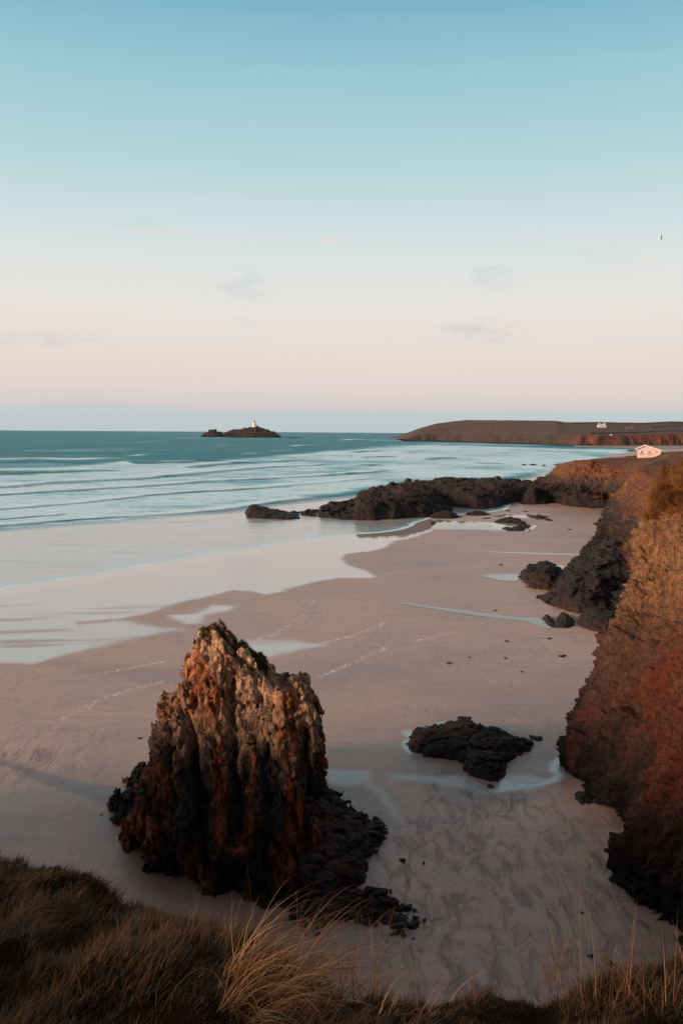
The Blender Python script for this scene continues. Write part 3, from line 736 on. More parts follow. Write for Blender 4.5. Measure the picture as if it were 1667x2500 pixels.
# px, waterline y, cliff-top y, skyline y, ridge extra distance
HL = [(985,1078,1072,1071,30),(1000,1078,1069,1066,60),(1010,1078,1063,1058,90),(1033,1078.3,1060,1045.6,160),(1062,1078.6,1059,1034.5,240),(1100,1079.3,1060,1029.7,300),(1137,1080.3,1061.5,1025.6,340),(1206,1082.5,1063,1026,380),
      (1280,1085,1064,1026.3,400),(1335,1087.0,1063.5,1026.6,400),(1358,1087.8,1063,1027.2,402),(1378,1088.3,1063,1031.2,415),(1418,1089.6,1062.8,1030.6,450),(1461,1090,1062.6,1030,480),(1520,1090,1062.4,1031.4,480),(1577,1090,1062,1032,480),(1610,1090,1061.4,1029.6,480),
      (1640,1090,1061,1028.6,480),(1700,1090,1060,1030,480),(1800,1090,1058,1029,480),(2000,1090,1056,1026,480),(2500,1090,1050,1020,480)]
cols = []
for x, yw, yc, ys, ex in HL:
    w = G(x, yw); D = w[1]
    base = np.array([w[0], w[1], -2.0])
    foot = P(x, yw-2.0, D+6); top = P(x+0.5, yc, D+30); top[2] = max(top[2], 3)
    mid1 = P(x, yc*0.62+ys*0.38, D+30+ex*0.33); mid2 = P(x, yc*0.25+ys*0.75, D+30+ex*0.66)
    rid = P(x, ys, D+30+ex); back = rid.copy(); back[1] += 500; back[2] -= 12
    back2 = back.copy(); back2[1] += 900; back2[2] = -5
    cols.append([base, foot, top, mid1, mid2, rid, back, back2])
C0 = np.array(cols)
L = lerp_rs(C0, 26, 0); nv = [8, 26, 20, 20, 20, 10, 4]
Lv = lerp_rs(L, nv, 1)
vpar = lerp_rs(np.array([0, 0.12, 0.38, 0.55, 0.75, 0.95, 1, 1.0]), nv, 0)[None, :]*np.ones((Lv.shape[0], 1))
N = normals_of(Lv)
x, y, z = Lv[..., 0], Lv[..., 1], Lv[..., 2]
env = np.exp(-((vpar-0.2)/0.16)**2)
gul = fbm(x*0.022, y*0.01, z*0.015, 5, 201, ridged=True)
Lv[..., 1] += env*gul*16
Lv[..., 2] += (vpar > 0.38)*1.5*fbm(x*0.01, y*0.02, x*0, 4, 203)*(vpar < 0.93)+0.6*fbm(x*0.05, y*0.05, x*0, 3, 204)*(vpar > 0.3)+env*2.0*fbm(x*0.04, y*0.04, z*0.1, 4, 205)
pxx, pyy = pix_of(x, y, z)
red = sstep(1340, 1430, pxx)*(0.55+0.45*sstep(-0.4, 0.3, fbm(x*0.012, y*0.01, z*0.03, 3, 206)))+0.10*sstep(0.1, 0.4, fbm(x*0.02, y*0.01, z*0.03, 3, 207))
hl = mesh_np('headland', Lv.reshape(-1, 3), grid_quads(*Lv.shape[:2])[:, ::-1], M_LAND, attrs=dict(v=vpar, u=pxx*0, red=np.clip(red, 0, 1)))
tag(hl, 'low brown headland with red earth cliffs beyond the bay', None, None, 'structure')
def land_z(px, frac):
    """a point on the headland: column at photo x, fraction 0..1 from cliff top to ridge"""
    i = np.interp(px, [h[0] for h in HL], np.arange(len(HL))); k = int(i); f = i-k
    c = C0[k]*(1-f)+C0[min(k+1, len(C0)-1)]*f
    q = frac*3; j = min(int(q), 2); return c[2+j]*(1-(q-j))+c[3+j]*(q-j)
# far beach strip at the foot of the red cliffs
far_sand = mesh_np('far_beach', np.concatenate([np.c_[GP([(1400,1091.5),(1480,1093.5),(1560,1096.5),(1700,1096),(2600,1090)]), np.full(5, 0.5)], np.c_[GP([(1400,1089),(1480,1088),(1560,1088),(1700,1088),(2600,1080)]), np.full(5, 2.0)]]),
    [[i, i+1, i+6, i+5] for i in range(4)], simple('far_sand', lin(150,132,122), 0.6, 0.02), smooth=True)
tag(far_sand, 'narrow sand strip under the red earth cliffs', None, None, 'structure')

# ------------------------------------------------------------------ rocks by signed distance field
def sdf_object(name, lo, hi, h, ffun, nfun, mat, parent=None, band=1.5, attrfun=None, smooth=True):
    lo = np.array(lo, float); hi = np.array(hi, float)
    n = np.ceil((hi-lo)/h).astype(int)+1
    X, Y, Z = np.meshgrid(*[lo[i]+h*np.arange(n[i]) for i in range(3)], indexing='ij')
    F = ffun(X, Y, Z).astype(np.float32)
    m = np.abs(F) < band
    F[m] += nfun(X[m], Y[m], Z[m], F[m]).astype(np.float32)
    V, Q = surface_nets(F, lo, h)
    at = attrfun(V) if attrfun else None
    return mesh_np(name, V, Q, mat, parent, smooth, at)

def outline_rock(name, base, prof, Dtop, h, mat, edge=1.2, amp=0.6, fs=0.5, label='', cat='rock', group=None, seed=0, back=None, blocks=0.5, zmin=-0.6, zsc=2.2, low=1.0, flat=0.0, parent=None, strata=0.0):
    """rock whose footprint is a ring of photo points on the sand and whose crest follows photo points seen at distance Dtop"""
    pl = GP(base)
    if back is not None: pl = np.concatenate([pl, np.array(back, float)])
    if Dtop < 10:      # small values give the wanted height of the crest instead of its distance
        v_ = ray(prof[len(prof)//2][0], min(q[1] for q in prof)); Dtop = (Dtop-H0)/v_[2]*v_[1]
    pp = np.array([P(q[0], q[1], Dtop) for q in prof])
    if len(prof[0]) == 3: pp[:, 2] = [q[2] for q in prof]
    pp[:, 2] = np.maximum(pp[:, 2], 0.12); az = np.arctan2(pp[:, 0], pp[:, 1]); o = np.argsort(az); az = az[o]; zt = pp[o, 2]
    lo = [pl[:, 0].min()-1.5*edge-h*3, pl[:, 1].min()-1.5*edge-h*3, zmin]; hi = [pl[:, 0].max()+1.5*edge+h*3, pl[:, 1].max()+1.5*edge+h*3, zt.max()+amp*1.5+h*4]
    nx = int((hi[0]-lo[0])/h)+2; ny = int((hi[1]-lo[1])/h)+2
    gx, gy = np.meshgrid(lo[0]+h*np.arange(nx), lo[1]+h*np.arange(ny), indexing='ij')
    sd = poly_sd(gx, gy, pl)
    sd = sd+edge*0.8*fbm(gx*fs*0.6, gy*fs*0.6, gx*0, 4, seed+1)
    Hh = np.interp(np.arctan2(gx, gy), az, zt)
    prof2 = np.where(sd > 0, 1-np.exp(-np.maximum(sd, 0)/edge*1.4), sd/edge*0.8)
    lump = 1+0.38*fbm(gx*fs*0.35, gy*fs*0.35, gx*0, 3, seed+2)
    HH = np.where(prof2 > 0, Hh*prof2*np.clip(lump, 0.35, 1.0), prof2*2)
    HH = np.where(HH > 0, HH*low, HH)
    HH = HH*(1-flat)+np.minimum(HH, np.median(zt))*flat
    zs = np.arange(zmin, hi[2]+h, h)
    F = np.clip((zs[None, None, :]-HH[..., None]), -6, 6)*0.65
    F = F.astype(np.float32)
    X = np.broadcast_to(gx[..., None], F.shape); Y = np.broadcast_to(gy[..., None], F.shape); Z = np.broadcast_to(zs[None, None, :], F.shape)
    m = np.abs(F) < max(2*h, amp*2.2)
    x, y, z = X[m], Y[m], Z[m]
    c, idv, tl = cells(x*fs+0.3*vnoise(x*fs*1.5, y*fs*1.5, z*fs*1.5, seed+9), y*fs, z*fs*zsc, seed+3)
    c5, id5, tl5 = cells(x*fs*2.7, y*fs*2.7, z*fs*2.4*zsc, seed+13)
    nn = amp*(0.5*fbm(x*fs, y*fs, z*fs*zsc, 4, seed+4, ridged=True)-0.3)+blocks*amp*((idv-0.5)*1.0+0.6*tl+0.5*(id5-0.5)+0.35*tl5+0.7*(0.25-np.minimum(c, 0.25))/0.25*0.8)
    if strata: nn = nn+strata*np.sin((z*2.2+x*0.6+y*0.25)*2.2/h*0.6)*0.5
    F[m] += nn.astype(np.float32)
    V, Q = surface_nets(F, np.array([lo[0], lo[1], zmin]), h)
    ob = mesh_np(name, V, Q, mat, parent, True)
    if label: tag(ob, label, cat, group)
    return ob

tick('headland')
# island far out, its smaller neighbour and a low skerry
DI = 2750.0
def isle(x0, x1, prof, depth, label, seed, h=2.0, amp=3.6):
    a = P(x0, 1068, DI); b = P(x1, 1068, DI); cx = (a[0]+b[0])/2; hw = (b[0]-a[0])/2
    ring = [(cx+hw*math.cos(q), DI+depth*math.sin(q)) for q in np.linspace(0, 2*math.pi, 20, endpoint=False)]
    pp = np.array([P(p, q, DI) for p, q in prof])
    X0, X1 = a[0]-8, b[0]+8
    def ff(X, Y, Z):
        Hh = np.interp(X[:, :, 0], pp[:, 0], pp[:, 2], left=-3, right=-3)
        k = np.clip(1-((Y[:, :, 0]-DI)/depth)**2, -0.3, 1)
        HH = Hh*np.sign(k)*np.sqrt(np.abs(k))
        return np.clip(Z-HH[..., None], -12, 12)*0.7
    def nf(x, y, z, f): return amp*(fbm(x*0.09, y*0.09, z*0.12, 4, seed, ridged=True)-0.1)
    o = sdf_object('island', (X0, DI-depth-6, -3), (X1, DI+depth+6, pp[:, 2].max()+8), h, ff, nf, M_ISLE, band=8)
    return o
isl = isle(553, 688, [(548,1070),(551.4,1055),(558,1052),(568.6,1047.8),(590,1046.5),(601,1043.5),(616.5,1043.5),(622,1043.5),(625,1041),(628,1037.6),(632,1040.6),(643,1045.6),(651,1048),(656,1048),(658.5,1050.7),(672,1055.5),(679.6,1061),(686,1067),(690,1070)], 60, '', 301)
tag(isl, 'dark rocky island that carries the white lighthouse', 'island')
isl2 = isle(492, 546, [(489,1070),(494,1064),(496,1059),(509,1053.6),(511,1048.8),(519,1048),(527.5,1047.8),(529.4,1052.6),(541,1055.5),(545,1061),(547,1069)], 34, '', 302)
tag(isl2, 'small flat-topped black islet left of the lighthouse island', 'islet')
sk = isle(700, 733, [(700,1069),(704,1066.5),(710,1066.3),(716,1067.5),(731,1067.6),(734,1069)], 10, '', 303, 1.2, 1.0)
sk.name = 'skerry'; tag(sk, 'low black skerry awash right of the lighthouse island', 'rock')

tick('island')
# --- dark reef on the beach
rock = outline_rock
rock('reef', [(731,1252),(734,1258),(780,1263),(856,1270),(907,1271),(958,1268),(1009,1264),(1040,1262),(1093,1250),(1096,1242),(1080,1222),(980,1213),(900,1224),(850,1238),(780,1245)],
     [(731,1247),(739,1243),(780,1243),(783,1233),(805,1227),(866,1225.5),(868,1214),(871,1204),(887,1197),(943,1192),(978,1184),(1000,1184),(1030,1192),(1055,1204),(1080,1226),(1094,1242)], 262, 0.40, M_REEF, 2.4, 0.95, 0.30,
     'long dark brown reef that runs out from the sand into the shallows', 'reef', 'dark reefs on the beach', 1, blocks=0.9, zsc=1.8, low=0.84)
rock('reef', [(1030,1215),(1091,1236),(1162,1243),(1200,1240),(1254,1228),(1300,1222),(1340,1210),(1330,1200),(1200,1197),(1000,1198),(960,1203)],
     [(950,1192),(978,1181),(989,1176),(1015,1178),(1045,1176.5),(1060,1175.5),(1075,1171.5),(1111,1173),(1142,1170.5),(1180,1172),(1213,1171.5),(1264,1175.5),(1290,1180),(1320,1182)], 322, 0.5, M_REEF, 3.0, 0.95, 0.26,
     'high dark reef with a jagged crest behind the shallow inlet', 'reef', 'dark reefs on the beach', 2, blocks=0.9, zsc=1.8, low=0.88)
rock('reef', [(1274,1232),(1310,1234),(1349,1229),(1402,1238),(1440,1240),(1489,1243),(1540,1230),(1540,1205),(1400,1196),(1290,1200),(1268,1215)],
     [(1262,1202),(1290,1197),(1320,1192),(1349,1190),(1400,1186),(1440,1186),(1480,1186),(1540,1180)], 276, 0.42, M_REEF, 3.0, 1.0, 0.28,
     'dark reef at the foot of the cliff below the white hut', 'reef', 'dark reefs on the beach', 3, blocks=0.9, zsc=1.8, low=0.95)
rock('slab_rock', [(597,1257),(600,1264),(640,1267),(690,1269),(731,1267),(732,1258),(700,1252),(650,1247),(600,1246)],
     [(596,1240),(600,1237),(612,1238),(640,1241),(652,1245),(677,1246.5),(700,1251),(722,1252),(731,1256)], 248, 0.28, M_REEF, 1.2, 0.4, 0.35, 'low wedge-shaped rock standing alone in the shallows left of the reef', 'rock', None, 4, blocks=0.5)
rock('stone', [(703,1258),(724,1259),(730,1254),(722,1250),(706,1251)], [(703,1252),(710,1245),(718,1244.5),(728,1250)], 255, 0.25, M_REEF, 1.2, 0.5, 0.5, 'small round rock between the wedge rock and the long reef', 'rock', None, 5)
def low(px0, px1, yb, yt, ytop, D, label, seed, m=M_REEF, h=0.22, group='small low rocks on the far sand', amp=0.35, shape=None):
    c = (px0+px1)/2; base = shape or [(px0, (yb+yt)/2), (px0*0.7+px1*0.3, yb), (px0*0.3+px1*0.7, yb), (px1, (yb*1.2+yt*0.8)/2), (px0*0.25+px1*0.75, yt), (px0*0.7+px1*0.3, yt)]
    return rock('stone', base, [(px0, yb-1), (px0*0.7+px1*0.3, ytop), (px0*0.4+px1*0.6, ytop+0.6), (px1, yb-1.5)], max(0.35, (yt-ytop+(yb-yt)*0.3)*D/FPX), h, m, 0.9, amp, 0.7, label, 'rock', group, seed)
low(1040, 1131, 1267, 1258, 1248, 252, 'long low rock at the landward end of the reef beside the inlet', 6, amp=0.5)
low(1131, 1203, 1260, 1254, 1247.5, 262, 'low flat rock just right of the inlet mouth', 7, amp=0.5)
low(1168, 1206, 1268, 1265, 1262.5, 244, 'thin low rock in front of the flat rock by the inlet', 8)
low(1297, 1337, 1269, 1263, 1255.5, 240, 'pointed brown rock on the sand right of the twin pool rocks', 9, M_TOE)
low(1323, 1357, 1273, 1269, 1266.5, 233, 'flat dark rock just right of the pointed brown rock', 10)
low(1215, 1240, 1262, 1259, 1256.5, 248, 'small dark stone beside the thin pool behind the low rocks', 11)
low(1270, 1292, 1251, 1248, 1246, 268, 'small flat stone on the sand near the foot reef', 12)
low(1234, 1246, 1249, 1246, 1244, 270, 'grey stone at the landward end of the inlet', 13, M_TOE)
low(1280, 1294, 1259, 1257, 1255, 250, 'smallest dark stone behind the pointed brown rock', 14)
low(1066, 1088, 1276, 1273, 1270.5, 232, 'small dark rock at the edge of the wet sand below the reef', 15)
low(1385, 1397, 1295, 1292.5, 1291, 210, 'single dark stone alone on the open far sand', 16)
rock('pool_rock', [(1200,1276),(1230,1279),(1260,1281),(1268,1290),(1290,1291),(1300,1284),(1272,1274),(1250,1268),(1215,1271)], [(1200,1273),(1215,1270),(1245,1268),(1262,1267.5),(1285,1275),(1302,1283)], 1.0, 0.22, M_WEED, 1.0, 0.5, 0.6, 'dark crooked rock rising from the bright pool, upper of the pair', 'rock', None, 17)
rock('pool_rock', [(1222,1293),(1240,1297),(1280,1298),(1292,1293),(1285,1288),(1250,1290),(1225,1289)], [(1222,1290),(1240,1288),(1265,1286),(1290,1290)], 0.6, 0.2, M_WEED, 0.8, 0.4, 0.7, 'long thin rock in the bright pool, lower of the pair', 'rock', None, 18)
# stones awash off the hut headland
for i, (a, b_, w, lb) in enumerate(((1278,1136,12,'leftmost of the black stones awash beyond the headland'),(1300,1136,22,'longest of the black stones awash beyond the headland'),(1327,1138,12,'low black stone awash between its neighbours beyond the headland'),(1357,1136,16,'rightmost of the black stones awash beyond the headland'),(1540,1101,28,'dark ledge awash left of the white hut'))):
    c = G(a, b_); k = c[1]/FPX
    rock('stone', [(a-w/2, b_), (a-w/4, b_+1), (a+w/4, b_+1), (a+w/2, b_), (a+w/4, b_-1), (a-w/4, b_-1)], [(a-w/2, b_-0.5), (a-w/5, b_-2.6), (a+w/5, b_-2.2), (a+w/2, b_-0.5)], 0.9, 0.3, M_REEF, 1.2, 0.6, 0.4, lb, 'rock', 'black stones awash beyond the hut headland', 20+i)

tick('reef')
# --- hut headland and the cliff in front of it
def V3(a, z): return np.array([a[0], a[1], z])
def cliff_loft(name, cols, nu, nv, mat, amp, fs, label, seed, vfun=None, attrfun=None, top_rows=1, gully=0.0, soft=0):
    C = np.array(cols, float)
    L = catmull(C, nu, 0); L = lerp_rs(L, nv, 1) if vfun is None else vfun(L, nv)
    nr, nc = L.shape[:2]
    vp = lerp_rs(np.arange(C.shape[1], dtype=float), nv, 0)[None, :]*np.ones((nr, 1))
    for _ in range(3):   # soften the kinks between rows
        L[:, 1:-1] = (L[:, :-2]+2*L[:, 1:-1]+L[:, 2:])/4
    x, y, z = L[..., 0].copy(), L[..., 1].copy(), L[..., 2].copy()
    N = normals_of(L)
    if N[nr//2, nc//3, 1] > 0: N = -N
    wall = 1-sstep(C.shape[1]-1-top_rows-0.3, C.shape[1]-1-top_rows+0.4, vp)
    big = fbm(x*fs*0.35, y*fs*0.35, z*fs*0.2, 3, seed)
    c, idv, tl = cells(x*fs+0.4*vnoise(x*fs*2, y*fs*2, z*fs*2, seed+8), y*fs, z*fs*0.6, seed+1)
    c2, id2, tl2 = cells(x*fs*2.9, y*fs*2.9+0.3*vnoise(x*fs*4, y*fs*4, z*fs*4, seed+7), z*fs*2.0, seed+2)
    fine = fbm(x*fs*1.7, y*fs*1.7, z*fs*1.1, 5, seed+3, ridged=True)
    c6, id6, tl6 = cells(x*fs*7, y*fs*7, z*fs*5.5, seed+6)
    dsp = amp*(1.1*big+0.75*(idv-0.5)+0.7*tl-0.25*(0.12-np.minimum(c, 0.12))/0.12+0.52*(id2-0.5)+0.48*tl2+0.30*(id6-0.5)+0.3*tl6+0.25*fine)
    dsp = dsp+gully*fbm(x*0.11, y*0.11, z*0.03, 3, seed+20, ridged=True)
    if gully: dsp = dsp+0.05+0.65*sstep(2, 9, z)
    if soft: dsp = dsp*(1-0.62*sstep(soft-1.5, soft+1.5, z+2*big))
    L = L+N*(dsp*wall)[..., None]
    L[..., 2] += (1-wall)*0.25*amp*fbm(x*fs*1.5, y*fs*1.5, x*0, 4, seed+5)
    at = attrfun(L) if attrfun else dict(rust=x*0, tan=x*0, green=x*0)
    o = mesh_np(name, L.reshape(-1, 3), grid_quads(nr, nc), mat, attrs=at)
    tag(o, label, None, None, 'structure'); return o

hc = []
def hcol(base, shelf, crest, inland, far):
    m1 = shelf*0.55+crest*0.45; m1[2] += 0.6
    hc.append([np.array([base[0], base[1], -1.0]), np.array([base[0]*0.7+shelf[0]*0.3, base[1]*0.7+shelf[1]*0.3, shelf[2]*0.55]), shelf, m1, crest, inland, far])
hcol(np.array([170, 420.]), np.array([172, 415., 5.0]), np.array([185, 410., 14.]), np.array([215, 420., 17]), np.array([420, 560., 18]))
hcol(np.array([110, 380.]), np.array([114, 372., 5.5]), np.array([126, 372., 13.5]), np.array([165, 400., 17.0]), np.array([400, 500., 18]))
hcol(G(1322,1196), P(1338,1180,318), P(1374,1133.5,318), P(1440,1124.5,345), np.array([380, 450., 18.5]))
hcol(G(1345,1228)+np.array([0, 14]), P(1352,1178,292), P(1381,1131,298), P(1471,1119,318), np.array([360, 400., 19]))
hcol(G(1402,1232), P(1402,1182,280), P(1432,1126.5,290), P(1540,1116,306), np.array([340, 360., 19]))
hcol(G(1455,1238), P(1455,1184,272), P(1490,1140,284), P(1590,1117,298), np.array([320, 320., 19.5]))
hcol(G(1500,1240)+np.array([8, 4]), P(1510,1200,250), P(1560,1146,262), P(1625,1104,284), np.array([300, 280., 20]))
hcol(G(1478,1300), P(1486,1254,202), P(1545,1158,226), P(1640,1101,262), np.array([280, 240., 20.5]))
hcol(G(1462,1350), P(1472,1285,181), P(1555,1146,205), P(1665,1104,240), np.array([260, 200., 20.5]))
hcol(G(1452,1400), P(1480,1330,160), P(1580,1160,185), P(1700,1115,215), np.array([240, 180., 21]))
hcol(G(1480,1470), P(1520,1370,137), P(1600,1180,160), P(1740,1130,185), np.array([220, 150., 21]))
hcol(G(1560,1560), P(1600,1420,118), P(1680,1190,135), P(1840,1130,150), np.array([200, 120., 21]))
hcol(G(1700,1620), P(1740,1430,108), P(1820,1190,118), P(1990,1130,130), np.array([190, 110., 21]))
def attr_h(L):
    x, y, z = L[..., 0], L[..., 1], L[..., 2]; px, py = pix_of(x, y, z)
    n = fbm(x*0.08, y*0.08, z*0.1, 4, 66)
    g = sstep(0, 0.3, n+0.15)*sstep(15.0, 16.5, z+n)
    rust = 0.9*np.exp(-(((px-1525)/24)**2+((py-1330)/16)**2))+0.6*sstep(0.1, 0.5, fbm(x*0.06, y*0.06, z*0.12, 3, 67))*sstep(9, 12, z+2*n)
    tan = 0.5*sstep(0.05, 0.4, fbm(x*0.1, y*0.1, z*0.2, 3, 68))*sstep(8, 11, z)
    return dict(rust=np.clip(rust, 0, 1), tan=tan, green=np.clip(g*0.7, 0, 1))
cliff_loft('cliff', hc, 46, [14, 26, 30, 34, 22, 14], M_CLIFF2, 2.1, 0.16, 'orange earth cliff over dark rock below the white hut', 500, attrfun=attr_h, top_rows=2, soft=9.5)

# toe rocks of the middle cliff
rock('boulder', [(1257,1412),(1262,1424),(1300,1436),(1335,1443),(1385,1440),(1400,1420),(1380,1400),(1330,1392),(1280,1398)],
     [(1255,1415),(1262,1402),(1272,1393),(1290,1391),(1305,1392),(1318,1383),(1330,1382),(1352,1388),(1370,1393),(1385,1402),(1400,1416)], 2.6, 0.16, M_TOE, 1.8, 0.7, 0.45, 'brown rounded rock at the seaward end of the toe rocks, beside a pool', 'boulder', 'rocks at the toe of the middle cliff', 31)
rock('boulder', [(1340,1440),(1330,1450),(1343,1480),(1375,1492),(1408,1500),(1450,1500),(1500,1480),(1540,1440),(1540,1380),(1480,1372),(1400,1385),(1375,1405)],
     [(1330,1440,0.8),(1365,1400,2.4),(1392,1383,3.6),(1430,1385,4.0),(1456,1362,5.0),(1500,1350,5.5),(1540,1330,6.0)], 127, 0.17, M_TOE, 1.8, 1.1, 0.35, 'broad dark rock mass against the foot of the middle cliff', 'boulder', 'rocks at the toe of the middle cliff', 32)
rock('boulder', [(1402,1512),(1408,1530),(1440,1543),(1475,1548),(1520,1548),(1540,1520),(1500,1500),(1430,1500)],
     [(1400,1520),(1412,1502),(1430,1497),(1455,1496),(1475,1500),(1540,1500)], 1.6, 0.12, M_TOE, 1.2, 0.35, 0.6, 'smooth brown rock at the toe, nearest to the near cliff', 'boulder', 'rocks at the toe of the middle cliff', 33)
rock('boulder', [(1318,1512),(1330,1522),(1345,1532),(1355,1537),(1360,1528),(1352,1514),(1335,1507)], [(1317,1512),(1325,1508),(1335,1507),(1347,1512),(1356,1520)], 0.7, 0.08, M_WEED, 0.5, 0.22, 1.1, 'small dark weedy rock at the end of the long pool', 'boulder', 'rocks at the toe of the middle cliff', 34)
rock('boulder', [(1350,1520),(1356,1535),(1380,1538),(1405,1530),(1408,1518),(1390,1506),(1365,1505)], [(1350,1510),(1360,1503),(1375,1501.5),(1390,1505),(1405,1515)], 0.9, 0.08, M_WEED, 0.6, 0.25, 1.1, 'dark weedy rock with a rusty patch right of the small one by the long pool', 'boulder', 'rocks at the toe of the middle cliff', 35)
rock('boulder', [(1420,1347),(1440,1355),(1458,1362),(1475,1360),(1475,1345),(1450,1340)], [(1420,1347),(1430,1341),(1448,1334),(1466,1334),(1478,1338)], 1.4, 0.2, M_TOE, 1.0, 0.5, 0.5, 'brown rock ledge at the bend where the middle cliff meets the sand', 'boulder', 'rocks at the toe of the middle cliff', 36)
rock('boulder', [(1305,1461),(1325,1470),(1343,1482),(1365,1490),(1370,1480),(1345,1468),(1320,1458)], [(1305,1464),(1320,1458),(1345,1463),(1370,1475)], 0.6, 0.12, M_WEED, 0.6, 0.3, 0.8, 'low ragged ledge below the broad dark rock mass', 'boulder', 'rocks at the toe of the middle cliff', 37)

# ------------------------------------------------------------------ near cliff on the right
# silhouette of the nose from the sand up, with the distance given to each point
sil = [(1364,1922,59.0),(1361,1884,60.2),(1366,1845,61.0),(1388,1815,61.6),(1391,1772,62.0),(1410,1734,62.4),(1426,1688,62.9),(1454,1650,63.3),(1466,1605,63.8),(1470,1550,64.3),(1472,1511,64.8),(1484,1480,65.4),(1500,1450,66.0),(1508,1410,66.8),(1526,1383,67.5),(1535,1353,68.3),(1563,1314,69.3),(1578,1279,70.3),(1584,1234,71.3),(1590,1200,72.2),(1616,1167,73.6),(1660,1152,75.5)]
nose = np.array([P(a, b, c) for a, b, c in sil]); nose[0, 2] = -0.5; nose[:, 2] += 0.9*np.linspace(0, 1, len(nose))**2
nk = len(nose)
zt = np.linspace(0, 1, nk)
def sec(base, top, bow=1.0, ztop=None, rough=0.0):
    """a section of the cliff face between a point on the sand and a point on the brow, bulging like the nose does"""
    base = np.array([base[0], base[1], -0.5]); out = []
    for i in range(nk):
        q = (nose[i, 2]-nose[0, 2])/(nose[-1, 2]-nose[0, 2])
        lean = q**1.35 if bow > 0 else q
        p = base*(1-lean)+np.array([top[0], top[1], 0])*lean; p[2] = -0.5+q*(top[2]+1.2); out.append(p)
    return np.array(out)
inl = lambda s, dx, dy, dz: np.concatenate([s, [s[-1]+np.array([dx*0.25, dy*0.25, dz*0.5+0.5]), s[-1]+np.array([dx, dy, dz])]])
nc_ = [inl(sec((30, 84), (52, 92, 21.5)), 40, 8, 1.5), inl(sec((21.5, 71), (40, 84, 21.6)), 40, 5, 1.5), inl(nose, 40, -2, 1.5),
       inl(sec(G(1399,1938), (29.5, 66, 21.8)), 40, -6, 1.5), inl(sec(G(1468,1994), (27.5, 58, 22.2)), 40, -8, 1.5), inl(sec(G(1512,2045), (27, 52, 22.4)), 40, -8, 1.5), inl(sec(G(1504,2125), (24.5, 45.5, 22.6)), 40, -8, 1.5),
       inl(sec(G(1520,2172), (23, 41.5, 22.8)), 40, -8, 1.5), inl(sec(G(1600,2226), (24, 38, 22.9)), 40, -8, 1), inl(sec(G(1640,2290), (24, 34.5, 23)), 40, -8, 1), inl(sec(G(1665,2400), (22.5, 30, 23)), 40, -10, 0.5), inl(sec((13.5, 26), (19, 24, 23)), 40, -10, 0.5), inl(sec((11, 18), (15, 15, 23)), 40, -10, 0.3)]
def attr_n(L):
    x, y, z = L[..., 0], L[..., 1], L[..., 2]; px, py = pix_of(x, y, z)
    n = fbm(x*0.15, y*0.15, z*0.12, 4, 86); n2 = fbm(x*0.3, y*0.3, z*0.1, 4, 87)
    e = lambda cx, cy, cz, rx, rz: np.exp(-(((y-cy)/rx)**2+((z-cz)/rz)**2))
    rust = sstep(62, 56, y+4*n)*sstep(3.5, 7.5, z+2.5*n2)*sstep(19.5, 15.0, z+3*n)+0.8*sstep(60, 56, y+3*n)*sstep(4.5, 7, z+3*n)*sstep(11, 8, z+3*n2)
    tan = sstep(11, 14, z+2.5*n)*(1-np.clip(rust, 0, 1)*0.9)*0.85+0.7*sstep(60, 66, y+3*n)*sstep(8.5, 12, z+2*n)
    green = sstep(58, 55, y+2*n)*sstep(14.5, 16, z+1.5*n2)*sstep(20.5, 18.5, z)*0.9
    lowd = sstep(6, 2.5, z+3*n)
    rust = rust*(0.35+0.65*sstep(-0.25, 0.3, fbm(x*0.6, y*0.6, z*0.45, 4, 88)))
    return dict(rust=np.clip(rust, 0, 1)*(1-lowd), tan=np.clip(tan, 0, 1)*(1-lowd), green=np.clip(green, 0, 1))
M_NEAR = M_CLIFF
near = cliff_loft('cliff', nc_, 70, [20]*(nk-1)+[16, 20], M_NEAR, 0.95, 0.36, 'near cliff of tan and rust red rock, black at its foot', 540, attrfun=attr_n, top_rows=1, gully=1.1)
rock('boulder', [(1394,1941),(1400,1958),(1420,1972),(1438,1968),(1455,1965),(1460,1945),(1433,1938),(1410,1934)], [(1394,1942),(1408,1936),(1430,1938),(1460,1950)], 0.45, 0.06, M_WEED, 0.4, 0.15, 1.6, 'flat weedy rock on the sand at the foot of the near cliff', 'boulder', None, 38)

tick('cliffs')
# --- boulder in the middle of the sand
bo = rock('boulder', [(1003,1797),(995,1812),(1001,1838),(1035,1854),(1070,1857),(1112,1862),(1128,1868),(1128,1880),(1140,1896),(1165,1906),(1190,1914),(1222,1916),(1236,1900),(1243,1866),(1264,1853),(1296,1835),(1296,1816),(1245,1804),(1200,1797),(1150,1789),(1100,1786),(1040,1793)],
     [(998,1800,0.5),(1010,1790,0.95),(1050,1780,1.1),(1078,1776,1.25),(1113,1770,1.5),(1160,1781,1.5),(1215,1802,1.15),(1262,1812,0.75),(1298,1822,0.35)], 64, 0.065, M_WEED, 0.55, 0.24, 0.8, 'large flat black rock with pale barnacles in the middle of the sand', 'boulder', None, 41, blocks=0.9)
rock('stone', [(1183,1922),(1190,1930),(1208,1932),(1213,1925),(1200,1918),(1188,1917)], [(1183,1922),(1190,1916),(1204,1917),(1213,1924)], 0.3, 0.05, M_WEED, 0.25, 0.08, 2.0, 'small dark stone in the stream below the large flat rock', 'rock', None, 43)

tick('boulder')
